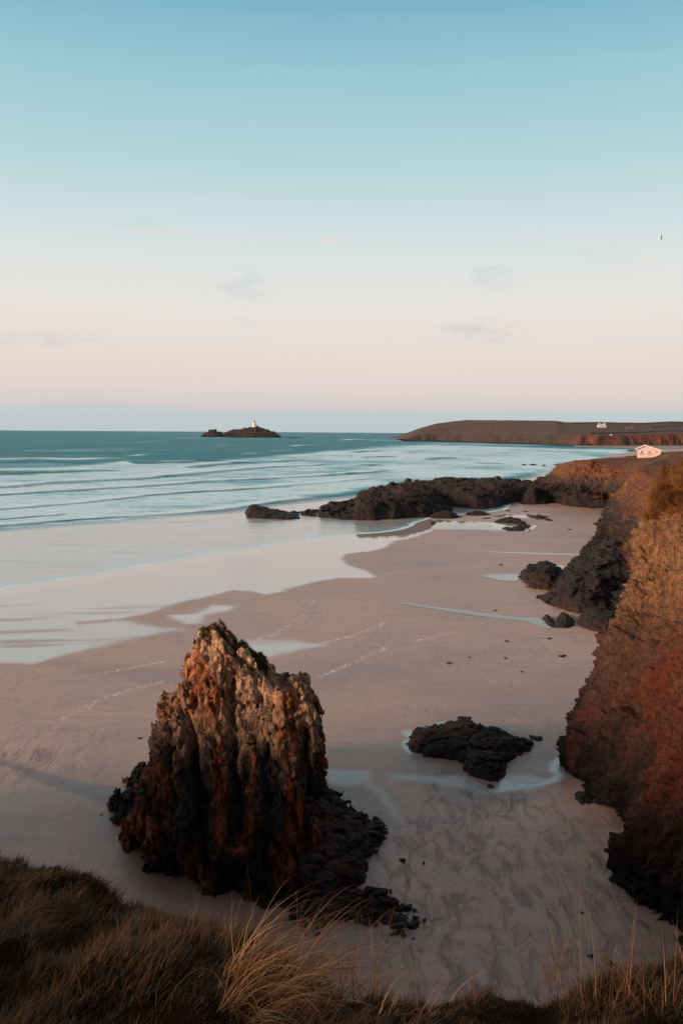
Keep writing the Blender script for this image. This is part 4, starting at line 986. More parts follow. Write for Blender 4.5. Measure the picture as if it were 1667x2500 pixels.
# --- the sea stack
base_sec = GP([(268,1985),(284,2042),(330,2085),(382,2140),(430,2154),(487,2176),(567,2186),(602,2200),(659,2222),(700,2240),(728,2250),(770,2215),(800,2140),(812,2060),(800,1960),(790,1900),(700,1868),(560,1856),(420,1868),(320,1905)])
DS = 50.0
zl = np.array([0, 2, 3.2, 4.2, 5, 6, 8.3, 8.7, 9.0, 11, 12, 13.5])
pl_ = np.array([320, 338, 360, 380, 388, 389, 390, 396, 452, 458, 472, 480.])
pr_ = np.array([798, 788, 781, 778, 777, 780, 788, 790, 790, 790, 790, 790.])
yf_ = np.array([41.5, 43, 43.9, 44.5, 44.9, 45.3, 46.2, 46.5, 46.9, 47.9, 48.6, 49.2])
yb_ = np.array([58.5, 57.5, 57, 56.5, 56, 55.5, 54.5, 54.2, 54, 53, 52.4, 52])
top_px = [(380,1750),(385,1725),(396,1709),(418,1703),(440,1699),(451,1694),(455,1602),(474,1600),(479,1572),(481,1550),(490,1537),(498,1533),(527,1535),(550,1553),(575,1574),(602,1594),(642,1620),(671,1648),(717,1657),(751,1665),(765,1698),(776,1710),(786,1745)]
tp = np.array([P(a, b, 50.3) for a, b in top_px])
def f_stack(X, Y, Z):
    zc = Z[0, 0, :]
    xl = np.array([(np.interp(z, zl, pl_)-833.5)/FPX*DS for z in zc])*1.06*1.0; xr = np.array([(np.interp(z, zl, pr_)-833.5)/FPX*DS for z in zc])*1.06
    # exact left/right through the camera model at the middle depth
    for i, z in enumerate(zc):
        pass
    sc = (DS*math.cos(R(PITCH))+(H0-zc)*math.sin(R(PITCH)))/DS
    xl = (np.interp(zc, zl, pl_)-833.5)/FPX*DS*sc; xr = (np.interp(zc, zl, pr_)-833.5)/FPX*DS*sc
    yf = np.interp(zc, zl, yf_); yb = np.interp(zc, zl, yb_)
    cx = (xl+xr)/2; a = (xr-xl)/2; cy = (yf+yb)/2; b = (yb-yf)/2
    # the front is slightly wedge-shaped: deeper to the right of the middle
    u = (X-cx)/a; v = (Y-cy-0.8*(X-cx)/a*0)/b
    n = 6.0
    rr = (np.abs(u)**n+np.abs(v)**n)**(1/n)
    f1 = (rr-1)*np.minimum(a, b)
    base = poly_sd(X[:, :, 0], Y[:, :, 0], base_sec)
    flare = np.clip((Z-0.0)/3.0, 0, 1)
    f0 = (-base[..., None]-0.1+0.84*Z+np.maximum(Z-3.8, 0)*1.2)*0.85
    f1 = np.minimum(np.maximum(f1, (-base[..., None]-0.2)*0.9), f0)
    Ht = np.interp(X[:, :, 0], tp[:, 0], tp[:, 2], left=tp[0, 2]-2, right=tp[-1, 2])
    dY = (Y[:, :, 0]-50.3)
    Ht = Ht-0.40*np.maximum(dY, 0)-0.10*np.maximum(-dY, 0)
    f2 = (Z-Ht[..., None])*0.8
    f = np.maximum(f1, f2)
    # deep clefts in the front: photo x at the top and foot, height range, depth, half width
    for (p0, p1, z0, z1, dp, hw) in ((462,512,8.9,1.0,1.5,0.34),(560,588,10.5,3.0,0.8,0.22),(742,752,8.0,0.0,1.1,0.28),(655,662,7.5,0.5,0.6,0.2),(415,428,8.2,4.0,0.7,0.2)):
        xa = P(p0, 1700, 47)[0]; xb = P(p1, 2000, 45)[0]
        q = np.clip((z0-Z)/(z0-z1), 0, 1); xc = xa+(xb-xa)*q+0.12*np.sin(Z*1.9)
        zz = sstep(z1-0.8, z1+0.8, Z)*sstep(z0+0.5, z0-0.4, Z)
        f = f+dp*np.exp(-((X-xc)/hw)**2)*zz*(Y < 50.5)
    return f
def n_stack(x, y, z, f):
    # columns of slate standing on edge, leaning a little
    lx = x+0.10*z; ly = y-0.05*z
    w = 0.16*vnoise(x*0.5, y*0.5, z*0.25, 700)
    c1, i1, t1 = cells(lx*0.50+w, ly*0.50, z*0.17+w*0.4, 701)
    c2, i2, t2 = cells(lx*1.25+w, ly*1.25, z*0.80+lx*0.3, 702)
    c3, i3, t3 = cells(lx*3.0, ly*3.0+w, z*1.5+ly*0.3, 703)
    c4, i4, t4 = cells(lx*6.5, ly*6.5+w, z*4.2, 706)
    big = fbm(x*0.25, y*0.25, z*0.08, 3, 704)
    fine = fbm(lx*2.6, ly*2.6, z*1.6, 4, 705, ridged=True)
    d = 0.40*big+0.55*(i1-0.5)+0.50*t1+0.45*(0.08-np.minimum(c1, 0.08))/0.08+0.55*(i2-0.5)+0.45*t2+0.22*(0.10-np.minimum(c2, 0.10))/0.10+0.30*(i3-0.5)+0.22*t3+0.13*(i4-0.5)+0.07*fine
    topf = sstep(9.0, 11.0, z)
    return (d+0.05)*(1-0.35*topf)
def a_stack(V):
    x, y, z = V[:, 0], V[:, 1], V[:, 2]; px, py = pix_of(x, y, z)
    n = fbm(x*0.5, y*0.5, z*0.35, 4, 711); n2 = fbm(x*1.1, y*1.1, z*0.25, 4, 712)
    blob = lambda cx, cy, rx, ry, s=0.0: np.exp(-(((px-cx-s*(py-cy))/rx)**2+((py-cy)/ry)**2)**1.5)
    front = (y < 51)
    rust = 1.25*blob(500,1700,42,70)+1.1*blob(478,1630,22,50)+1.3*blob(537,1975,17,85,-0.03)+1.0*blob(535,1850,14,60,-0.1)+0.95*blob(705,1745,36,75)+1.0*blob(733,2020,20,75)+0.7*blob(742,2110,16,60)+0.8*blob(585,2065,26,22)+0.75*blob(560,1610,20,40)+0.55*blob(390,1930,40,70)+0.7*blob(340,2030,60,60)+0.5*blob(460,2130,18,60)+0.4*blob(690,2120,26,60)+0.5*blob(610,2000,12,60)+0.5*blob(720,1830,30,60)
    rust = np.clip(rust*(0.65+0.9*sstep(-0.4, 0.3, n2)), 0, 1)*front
    tan = sstep(7.4, 9.6, z+1.2*n)*(0.45+0.55*sstep(-0.2, 0.4, n2))*(1-0.85*rust)*sstep(440, 465, px)  # mask of weathered tan that also paints the sunlit upper part
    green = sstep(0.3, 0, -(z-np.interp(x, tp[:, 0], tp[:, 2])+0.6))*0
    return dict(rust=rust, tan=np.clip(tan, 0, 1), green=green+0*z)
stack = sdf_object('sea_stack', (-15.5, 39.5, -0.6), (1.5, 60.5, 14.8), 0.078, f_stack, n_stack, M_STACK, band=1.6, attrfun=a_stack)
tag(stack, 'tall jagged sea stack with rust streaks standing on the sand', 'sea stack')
tick('stack')
# dark buttress against its right side, reached by the tide
rb = outline_rock('rock_buttress', [(745,2225),(800,2195),(850,2175),(905,2160),(912,2100),(925,2060),(945,2032),(920,2012),(880,2000),(868,1975),(850,1950),(835,1930),(815,1905),(775,1890),(700,1900),(690,2100)],
     [(700,1880,3.2),(770,1890,2.5),(820,1900,2.0),(868,1955,1.2),(905,1990,0.8),(945,2030,0.5)], 55.5, 0.09, M_WEED, 1.0, 0.45, 0.8, '', seed=51, parent=None, blocks=0.7)
rb.parent = stack
rock('rock_platform', [(690,2260),(745,2215),(800,2190),(860,2182),(915,2178),(958,2182),(965,2200),(1000,2215),(1036,2228),(1035,2250),(1026,2268),(998,2290),(965,2280),(930,2262),(905,2268),(860,2262),(800,2275),(730,2290)],
     [(690,2225),(760,2190),(820,2165),(880,2160),(940,2172),(1000,2205),(1040,2228)], 0.9, 0.06, M_WEED, 0.9, 0.34, 1.3, 'low black weed-covered rock platform at the foot of the sea stack', 'rock', None, 52, blocks=0.8)
# scraps of weed and small stones strewn on the sand
scr = [(1237,1568,12,'dark scrap of weed, left of the long oval one on the upper sand'),(1372,1605,20,'long oval scrap of weed high on the sand'),(1341,1562,12,'thin scrap of weed near the toe rocks'),(1145,1608,8,'small scrap of weed in the middle of the upper sand'),(1096,1622,12,'thin scrap of weed left of the middle of the upper sand'),(1273,1643,8,'small dark scrap below the long oval one'),(1307,1805,34,'long thin strand of weed between the flat rock and the near cliff'),(342,1806,10,'small stone on the sand left of the sea stack'),(1222,1381,10,'small dark scrap on the sand above the long pool'),
       (1208,1493,10,'dark stone beside the long pool'),(1318,1457,16,'scrap of weed just left of the toe rocks'),(1420,2235,9,'small dark scrap on the shaded sand near the near cliff'),(1233,1609,9,'faint scrap of weed beside the middle of the upper sand'),(1440,2340,14,'dark twig on the shaded sand above the grass'),(1520,2395,26,'forked dark twig on the shaded sand, lowest of all'),(1490,2360,16,'dark twig right of its smaller neighbour on the shaded sand')]
def scrap(name, px, py, w, hh_, label, cat, group, seed, tall=0.3):
    """low irregular lump lying on the sand; w, hh_ in photo pixels"""
    c = G(px, py); k = c[1]/FPX; rx = w*k/2; ry = max(hh_*k*2.2, rx*0.25); rz = rx*tall; n = 26; m_ = 13
    th, ph = np.meshgrid(np.linspace(0, 2*math.pi, n, endpoint=False), np.linspace(0, math.pi, m_))
    x = np.cos(th)*np.sin(ph); y = np.sin(th)*np.sin(ph); z = np.cos(ph)
    d_ = 1+0.45*fbm(x*1.6+seed, y*1.6, z*1.6, 3, seed)+0.25*fbm(x*4+seed, y*4, z*4, 2, seed+1)
    bend = 0.5*ry*np.sin(x*2.2+seed)
    V = np.stack([c[0]+x*d_*rx, c[1]+y*d_*ry+bend, 0.16+z*d_*rz], -1).reshape(-1, 3)
    i = np.arange(n*m_).reshape(m_, n); j = np.roll(i, -1, 1)
    Q = np.stack([i[:-1], i[1:], j[1:], j[:-1]], -1).reshape(-1, 4)
    o = mesh_np(name, V, Q, M_WEED, None, True); tag(o, label, cat, group)
for i, (a, b_, w, lb) in enumerate(scr): scrap('weed_scrap', a, b_, w, w*0.2, lb, 'seaweed', 'scraps strewn on the sand', 80+i, 0.22)
scrap('stone', 983, 2106, 15, 4, 'lone small black stone on the sand right of the sea stack', 'rock', None, 61, 0.5)
scrap('stone', 1034, 2112, 7, 3, 'tiny black stone beside the lone stone right of the sea stack', 'rock', None, 62, 0.5)
tick('p3')
# ------------------------------------------------------------------ lighthouse
M_WHITE = simple('white_paint', lin(226,222,216), 0.6, 0.3, 0.06); M_DARKG = simple('lantern_glass', lin(70,74,78), 0.25); M_SLATE = simple('slate_roof', lin(118,112,108), 0.8, 1.0, 0.15)
lp = P(621, 1048.8, DI-6)
lh = empty('lighthouse', (lp[0], lp[1], lp[2]-1.5)); tag(lh, 'white lighthouse tower with dark lantern on the rocky island', 'lighthouse')
u = DI/FPX        # metres per photo pixel there
m = MB(); m.lathe([(4.3*u, 0), (4.1*u, 3*u), (3.4*u, 18.3*u), (3.3*u, 18.8*u), (3.3*u, 19.2*u)], 8); m.build('tower', M_WHITE, lh)
m = MB(); m.lathe([(3.4*u, 19.2*u), (3.4*u, 19.45*u)], 8)
for i in range(16):
    a = i*math.pi/8; m.box(3.25*u*math.cos(a)-.12, 3.25*u*math.cos(a)+.12, 3.25*u*math.sin(a)-.12, 3.25*u*math.sin(a)+.12, 19.45*u, 20.1*u)
m.lathe([(3.35*u, 20.1*u), (3.35*u, 20.25*u)], 16); m.build('gallery', M_WHITE, lh)
m = MB(); m.lathe([(2.0*u, 19.45*u), (2.0*u, 22.0*u)], 12); m.build('lantern', M_DARKG, lh)
m = MB(); m.lathe([(2.2*u, 22.0*u), (1.6*u, 22.8*u), (0.6*u, 23.4*u), (0.15*u, 23.6*u), (0.15*u, 24.6*u)], 12); m.build('dome', M_WHITE, lh)
for zz_ in (6, 12):
    m = MB(); m.box(-0.5*u, 0.5*u, -3.5*u, -3.0*u, zz_*u, (zz_+1.4)*u); m.build('window', M_DARKG, lh)

# ------------------------------------------------------------------ white hut on the near headland
DH = 300.0; k = DH/FPX
M_HUT = simple('hut_boards', lin(212,186,176), 0.75, 2.0, 0.05); M_TRIM = simple('hut_trim', lin(238,222,210), 0.6); M_PANE = simple('hut_glass', lin(70,62,60), 0.3); M_HROOF = simple('hut_roof', lin(206,190,184), 0.8, 0.8, 0.06)
hp = P(1554, 1118.5, DH)
hut = empty('beach_hut', tuple(hp), R(-19.5)); tag(hut, 'white gabled beach hut on the clifftop above the dark reef', 'hut')
W_ = 53.5*k; zE = 24.0*k; zP = 31.0*k; xp = 17*k; zR = 19.5*k
m = MB(); m.prism([(0, -2.5), (W_, -2.5), (W_, zR), (xp, zP), (0, zE-0.5*k)], 0, 7.5); m.build('wall', M_HUT, hut)
def slope(x0, z0, x1, z1, th=0.22, y0=-0.5, y1=8.0, name='roof', mt=M_HROOF):
    m = MB(); m.prism([(x0, z0), (x1, z1), (x1, z1+th), (x0, z0+th)], y0, y1); m.build(name, mt, hut)
slope(-5*k, zE-2.6*k, xp, zP+0.01); slope(xp+0.003, zP+0.01, W_+1.2*k, zR-0.3*k)
slope(-5*k, zE-3.4*k, xp, zP-0.6*k, 0.30, -0.62, -0.503, 'bargeboard', M_TRIM); slope(xp, zP-0.6*k, W_+1.2*k, zR-1.2*k, 0.30, -0.62, -0.503, 'bargeboard', M_TRIM)
for x0 in (6.5, 24.0):
    m = MB()
    wx, wz, ww, wh = x0*k, 11.5*k, 7.2*k, 8.2*k; f = 0.16
    m.box(wx, wx+ww, -0.09, -0.003, wz, wz+f); m.box(wx, wx+ww, -0.09, -0.003, wz+wh-f, wz+wh); m.box(wx, wx+f, -0.088, -0.003, wz+f, wz+wh-f); m.box(wx+ww-f, wx+ww, -0.088, -0.003, wz+f, wz+wh-f)
    m.box(wx+ww/2-0.05, wx+ww/2+0.05, -0.08, -0.003, wz+f, wz+wh-f)
    wn = m.build('window', M_TRIM, hut)
    m = MB(); m.box(wx+f, wx+ww-f, -0.04, -0.004, wz+f, wz+wh-f); m.build('pane', M_PANE, wn)
    m = MB(); m.box(wx-0.15, wx+ww+0.15, -0.25, -0.003, wz-0.22, wz-0.003); m.build('sill', simple('sill', lin(90,74,70), 0.7), wn)
m = MB(); m.box(41*k, 46*k, -0.05, -0.003, 15.0*k, 16.3*k); m.build('window', M_PANE, hut).name = 'vent_window'
m = MB(); m.box(21.2*k, 21.7*k, -0.10, -0.003, 6*k, 20*k); m.build('downpipe', M_TRIM, hut)

# ------------------------------------------------------------------ farmhouse and ruin on the far headland
fp = land_z(1467, 0.52); fp[1] -= 6; kf = fp[1]/FPX
fh = empty('farmhouse', (fp[0]-9.5*kf, fp[1], fp[2]-1.5)); tag(fh, 'white farmhouse with chimneys on the far headland slope', 'house')
m = MB(); m.prism([(0, -1), (19*kf, -1), (19*kf, 7.5*kf), (0, 7.5*kf)], 0, 9); m.prism([(1*kf, 7.5*kf-.4), (9*kf, 7.5*kf-.4), (9*kf, 7.7*kf), (5*kf, 11*kf), (1*kf, 7.7*kf)], -0.6, 9.2); m.prism([(10*kf, 7.5*kf-.4), (17*kf, 7.5*kf-.4), (17*kf, 7.7*kf), (13.5*kf, 10.4*kf), (10*kf, 7.7*kf)], -0.4, 9.1); m.build('wall', M_WHITE, fh)
m = MB(); m.prism([(0.2*kf, 7.4*kf), (5*kf, 11.2*kf), (9.8*kf, 7.4*kf), (9.8*kf, 7.9*kf), (5*kf, 11.8*kf), (0.2*kf, 7.9*kf)], -0.1, 9.6); rf_ = m.build('roof', M_SLATE, fh)
for cxx, h_ in ((2.6, 13.0), (16.0, 13.2)):
    m = MB(); m.box((cxx-0.9)*kf, (cxx+0.9)*kf, 3, 5.5, 7*kf, h_*kf); m.build('chimney', M_WHITE, fh)
for wx in (3.2, 7, 11.5, 15.2):
    m = MB(); m.box(wx*kf-.6, wx*kf+.6, -0.75, -0.62, 3.6*kf, 5.6*kf); m.build('window', M_DARKG, fh)
rp_ = land_z(1535, 0.42); kr = rp_[1]/FPX
ru = empty('stone_barn', (rp_[0]-10*kr, rp_[1]-4, rp_[2]-1.0)); tag(ru, 'dull brown stone barn half ruined to the right of the white farmhouse', 'barn')
M_STONE = simple('barn_stone', lin(112,94,84), 0.9, 0.4, 0.25)
m = MB(); m.prism([(0, -1), (20*kr, -1), (20*kr, 6*kr), (17*kr, 7.5*kr), (14*kr, 4.5*kr), (8*kr, 6.2*kr), (0, 5.5*kr)], 0, 7); m.build('wall', M_STONE, ru)
m = MB(); m.prism([(8*kr, 4.6*kr), (14*kr, 4.2*kr), (14*kr, 4.8*kr), (8*kr, 6.6*kr)], -0.6, 7.4); m.build('roof', M_SLATE, ru)
for i, (a, fr, w, h_, lb) in enumerate(((1491.5,0.01,4.4,2.6,'small white shed at the brink of the red earth cliff'),(1437,0.015,6.5,2.0,'long pale shed at the cliff brink, left of the small white one'),(1455,0.012,4.0,1.8,'tiny pale shed at the cliff brink between the other two'))):
    q = land_z(a, fr); kk = q[1]/FPX
    sh_ = empty('shed', (q[0]-w*kk/2, q[1]+2, q[2]-0.6)); tag(sh_, lb, 'shed', 'pale sheds along the far cliff brink')
    m = MB(); m.prism([(0, -0.5), (w*kk, -0.5), (w*kk, h_*kk*0.75), (w*kk/2, h_*kk), (0, h_*kk*0.75)], 0, 4); m.build('wall', M_WHITE if i == 0 else M_SLATE, sh_)
# hedge banks between the fields of the headland
M_HEDGE = simple('hedge_leaves', lin(50,52,40), 0.95, 0.2, 0.4)
def hedge(pts, label, hgt=2.2, seed=0):
    v = []; f = []
    pxs = np.linspace(pts[0][0], pts[-1][0], 90); frs = np.interp(pxs, [p[0] for p in pts], [p[1] for p in pts])
    for i, (a, fr) in enumerate(zip(pxs, frs)):
        q = land_z(a, fr); hh = hgt*(0.75+0.5*random.Random(seed*999+i).random())
        for dy, dz in ((-2.2, -1), (-1.6, hh*0.7), (0, hh), (1.6, hh*0.7), (2.2, -1)): v.append((q[0], q[1]+dy, q[2]+dz))
    for i in range(len(pxs)-1):
        for j in range(4): f.append((i*5+j, (i+1)*5+j, (i+1)*5+j+1, i*5+j+1))
    me = bpy.data.meshes.new('hedge'); me.from_pydata(v, [], f); me.materials.append(M_HEDGE); me.update()
    o = bpy.data.objects.new('hedge', me); COL.objects.link(o); tag(o, label, 'hedge', 'hedges across the far headland')
hedge([(1400,0.84),(1480,0.88),(1600,0.80),(1760,0.82)], 'uppermost dark hedge across the far headland', seed=1)
hedge([(1590,0.50),(1640,0.53),(1760,0.55)], 'short dark hedge at the right edge of the far headland fields', seed=2)
hedge([(1440,0.10),(1520,0.13),(1600,0.20),(1760,0.22)], 'lowest dark hedge just above the red cliffs', 1.6, seed=3)

# ------------------------------------------------------------------ gulls
M_GULL = simple('gull_feathers', lin(92,92,96), 0.8); M_GDARK = simple('gull_wing_tips', lin(30,30,34), 0.8)
def gull(px, py, D, span, bank, yaw, label, dark=True):
    p = P(px, py, D)
    root = empty('gull', tuple(p), yaw); tag(root, label, 'bird', 'gulls in the sky')
    n = 14; v = []; f = []     # body along y, smooth spindle
    prof = [(0.0, 0.005), (0.04, 0.035), (0.1, 0.05), (0.16, 0.05), (0.26, 0.085), (0.4, 0.10), (0.55, 0.09), (0.72, 0.055), (0.86, 0.035), (1.0, 0.045)]
    for t_, r_ in prof:
        for i in range(n):
            a = 2*math.pi*i/n; v.append((r_*math.cos(a)*span*0.45*(1.0 if t_ < 0.9 else 1.8), (0.5-t_)*span*0.48, r_*math.sin(a)*span*0.42*(1.0 if t_ < 0.8 else 0.4)))
    for q in range(len(prof)-1):
        for i in range(n): f.append((q*n+i, q*n+(i+1) % n, (q+1)*n+(i+1) % n, (q+1)*n+i))
    f.append(tuple(range(n))); f.append(tuple(reversed(range((len(prof)-1)*n, len(prof)*n))))
    me = bpy.data.meshes.new('body'); me.from_pydata(v, [], f); me.materials.append(M_GULL); me.update()
    for p_ in me.polygons: p_.use_smooth = True
    b = bpy.data.objects.new('body', me); COL.objects.link(b); b.parent = root
    for s_ in (-1, 1):
        v = []; f = []; sect = [(0.03, 0.0, 0.06, 0.15, 0.02), (0.14, 0.06, 0.10, 0.15, 0.018), (0.26, 0.11, 0.11, 0.13, 0.014), (0.38, 0.11, 0.07, 0.10, 0.01), (0.5, 0.08, -0.03, 0.02, 0.004)]
        for x_, z_, y_, ch, th in sect:
            for (a, bb) in ((0, 0), (0.35, 1), (1, 0), (0.35, -0.4)): v.append((s_*x_*span, (y_-a*ch)*span, (z_+bb*th)*span))
        for q in range(len(sect)-1):
            for i in range(4):
                w = (q*4+i, q*4+(i+1) % 4, (q+1)*4+(i+1) % 4, (q+1)*4+i); f.append(w if s_ > 0 else w[::-1])
        f.append((16, 17, 18, 19))
        me = bpy.data.meshes.new('wing'); me.from_pydata(v, [], f); me.materials.append(M_GDARK if dark else M_GULL); me.update()
        o = bpy.data.objects.new('wing', me); COL.objects.link(o); o.parent = root
    root.rotation_euler = (0.15, bank, yaw)
gull(1614, 580, 150, 0.95, R(72), R(75), 'grey gull banking with dark wings high over the right cliffs')
gull(795, 236, 320, 1.3, R(4), R(10), 'distant gull gliding level high in the blue upper sky', False)
gull(1636, 843, 420, 1.2, R(8), R(20), 'tiny distant gull low over the right hand headland')

# ------------------------------------------------------------------ grassy bank under the camera
EDGE = [(-1400,2150,10.5),(-700,2100,9.8),(-300,2080,8.9),(-60,2092,8.2),(20,2092,8.0),(60,2092,7.8),(110,2135,7.2),(190,2172,6.7),(300,2202,6.2),(420,2212,5.8),(520,2262,5.2),(640,2325,4.6),(760,2372,4.1),(880,2400,3.8),(1000,2412,3.6),(1200,2418,3.3),(1400,2408,3.2),(1667,2385,3.3),(2100,2320,3.8),(2800,2200,4.6)]
ea, er, ed = [], [], []
for a, b_, D in EDGE:
    v = ray(a, b_); az = math.atan2(v[0], v[1]); hd = math.hypot(v[0], v[1]); rr = D*hd/v[1] if a > -400 else D
    ea.append(az); er.append(rr); ed.append(-v[2]/hd*rr)
ea = np.array(ea); er = np.array(er); ed = np.array(ed)
def bank_z(x, y):
    az = np.arctan2(x, y); r_ = np.hypot(x, y)
    re = np.interp(az, ea, er); de = np.interp(az, ea, ed)
    lf = sstep(ea[0], -2.3, az); rg = sstep(ea[-1], 2.3, az)
    re = np.where(az < ea[0], np.interp(az, [-math.pi, -2.4, -1.75, -1.35, -1.1, -0.98, ea[0]], [400, 160, 95, 74, 68, 40, er[0]]), re); re = np.where(az > ea[-1], np.interp(az, [ea[-1], 1.9, math.pi], [er[-1], 60, 400]), re)  # unseen cliff added out to the left, shaped to shade stack and near sand
    de = np.where(az < ea[0], np.interp(az, [-math.pi, -1.6, -1.0, ea[0]], [0.0, 3.0, 5.5, ed[0]]), de); de = np.where(az > ea[-1], np.interp(az, [ea[-1], 1.6, math.pi], [ed[-1], 0.8, -1.0]), de)
    q = r_/re
    d_ = 1.62+(de-1.62)*np.minimum(q, 1)
    z = H0-d_
    bump = 0.26*fbm(x*0.9, y*0.9, x*0, 3, 821)+0.17*fbm(x*2.4, y*2.4, x*0, 3, 822)
    px, py = pix_of(x, y, z)
    k1 = 0.30*np.exp(-(((x+2.35)/0.30)**2+((y-6.3)/0.5)**2))+0.22*np.exp(-(((x+1.25)/0.35)**2+((y-5.55)/0.3)**2))+0.15*np.exp(-(((x-0.2)/0.5)**2+((y-3.5)/0.3)**2))
    z = z+bump*sstep(0.6, 2.0, r_)+k1*0
    over = np.maximum(q-1, 0)*re
    z = z-over*1.9-0.8*(1-np.exp(-over*2.0))
    return np.maximum(z, -3)
azb = np.concatenate([np.linspace(-math.pi, -0.75, 60)[:-1], np.linspace(-0.75, 0.6, 300), np.linspace(0.6, math.pi, 60)[1:]])
rb_ = np.concatenate([np.linspace(0.0, 1.5, 6), np.linspace(1.6, 11, 220), np.geomspace(11.3, 420, 60)])
A, Rr = np.meshgrid(azb, rb_); gx, gy = Rr*np.sin(A), Rr*np.cos(A); gz = bank_z(gx, gy)
m_soil, ts, bs = mat('turf_soil'); pz = ts.pos()
ts.link(ts.mix(ts.ramp(ts.noise(pz, 5, 6, 0.7), 0.3, 0.7), lin(26,21,16), lin(44,35,25)), bs.inputs['Base Color']); bs.inputs['Roughness'].default_value = 1.0; bs.inputs['Specular IOR Level'].default_value = 0.0
ts.link(ts.bump(ts.noise(pz, 25, 5, 0.7), 1.0, 0.03), bs.inputs['Normal'])
bank_o = mesh_np('clifftop_ground', np.stack([gx, gy, gz], -1).reshape(-1, 3), grid_quads(*gx.shape)[:, ::-1], m_soil)
tag(bank_o, 'brown turf on the clifftop where the camera stands, with an added unseen cliff on the left that shades the beach', None, None, 'structure')

# ------------------------------------------------------------------ grass
def blades(name, root, length, lean, droop, width, mat, parent=None, seg=4, seed=0, rnd=None):
    """ribbon blades: root (N,3), length (N), lean (N,2) horizontal bend direction, droop (N), width (N)"""
    rg = np.random.RandomState(seed); n = len(root)
    ld = lean/np.maximum(np.linalg.norm(lean, axis=1, keepdims=True), 1e-6)
    phi = rg.rand(n)*2*math.pi
    side = np.stack([np.cos(phi), np.sin(phi), np.zeros(n)], 1)
    V = np.zeros((n, (seg+1)*2, 3)); ang0 = np.linalg.norm(lean, axis=1)
    p = root.copy(); al = np.zeros((n, (seg+1)*2))
    for i in range(seg+1):
        q = i/seg
        w = width*(1-q)**0.7*0.5+width*0.04
        V[:, 2*i] = p-side*w[:, None]; V[:, 2*i+1] = p+side*w[:, None]; al[:, 2*i:2*i+2] = q
        a = ang0+droop*(q+0.5/seg)**1.3
        step = length/seg
        p = p+np.concatenate([ld*(np.sin(a)*step)[:, None], (np.cos(a)*step)[:, None]], 1)
    b = (np.arange(n)*(seg+1)*2)[:, None]
    Q = np.concatenate([b+np.array([[2*i, 2*i+1, 2*i+3, 2*i+2]]) for i in range(seg)])
    if rnd is None: rnd = rg.rand(n)
    return mesh_np(name, V.reshape(-1, 3), Q, mat, parent, True, dict(rnd=np.repeat(rnd, (seg+1)*2), along=al.ravel()))
rg = np.random.RandomState(7)
M_TURF = blade_material('turf_grass', [(0.0, (22,21,13)), (0.3, (36,33,20)), (0.55, (56,44,26)), (0.8, (92,62,32)), (1.0, (50,50,34))])
M_MARRAM = blade_material('marram_grass', [(0.0, (70,50,32)), (0.25, (112,70,36)), (0.5, (138,96,58)), (0.8, (176,140,104)), (1.0, (66,70,50))], trans=0.3)
M_CAP = blade_material('stack_turf', [(0.0, (48,46,32)), (0.5, (70,62,40)), (1.0, (96,80,50))])
M_HANG = blade_material('cliff_turf', [(0.0, (96,64,36)), (0.4, (156,104,54)), (0.75, (196,146,92)), (1.0, (116,102,64))])
# short wind-combed turf over the whole bank
n = 230000
az = rg.uniform(-0.95, 0.95, n); re = np.interp(az, ea, er)
rr = re*np.sqrt(rg.uniform(0.06, 1.12, n))
gx, gy = rr*np.sin(az), rr*np.cos(az); gz = bank_z(gx, gy)
pxg, pyg = pix_of(gx, gy, gz)
ok = (rr > 1.5); gx, gy, gz, rr, re = gx[ok], gy[ok], gz[ok], rr[ok], re[ok]
cl = fbm(gx*1.6, gy*1.6, gx*0, 4, 831); cl2 = fbm(gx*5, gy*5, gx*0, 3, 832)
n = len(gx); rnd = np.clip(0.42+0.75*cl+0.5*cl2+rg.normal(0, 0.16, n), 0, 1)
Ls = 0.8*(0.12+0.10*np.clip(1.3*cl+1.2*cl2, -0.6, 1))*rg.uniform(0.6, 1.35, n)
Ls = Ls*np.where(pxg[ok] > 800, 0.5, 1.0)*np.where((pxg[ok] > 800) & (rr > re*0.97), 1.3, 1.0); rnd = np.where(pxg[ok] > 820, rnd*0.6, rnd)
sw = 0.25+0.25*rg.rand(n); an = 0.35+0.8*fbm(gx*0.8, gy*0.8, gx*0, 2, 833)*2.0+rg.normal(0, 0.9, n)
tur = blades('turf_grass', np.stack([gx, gy, gz-0.02], 1), Ls, np.stack([np.cos(an)*sw, np.sin(an)*sw], 1), rg.uniform(0.3, 1.3, n), 0.0016*rr*rg.uniform(0.5, 1.0, n)**1, M_TURF, seed=8, seg=3, rnd=rnd)
tag(tur, 'dark olive and brown turf covering the clifftop bank', 'grass', None, 'stuff')

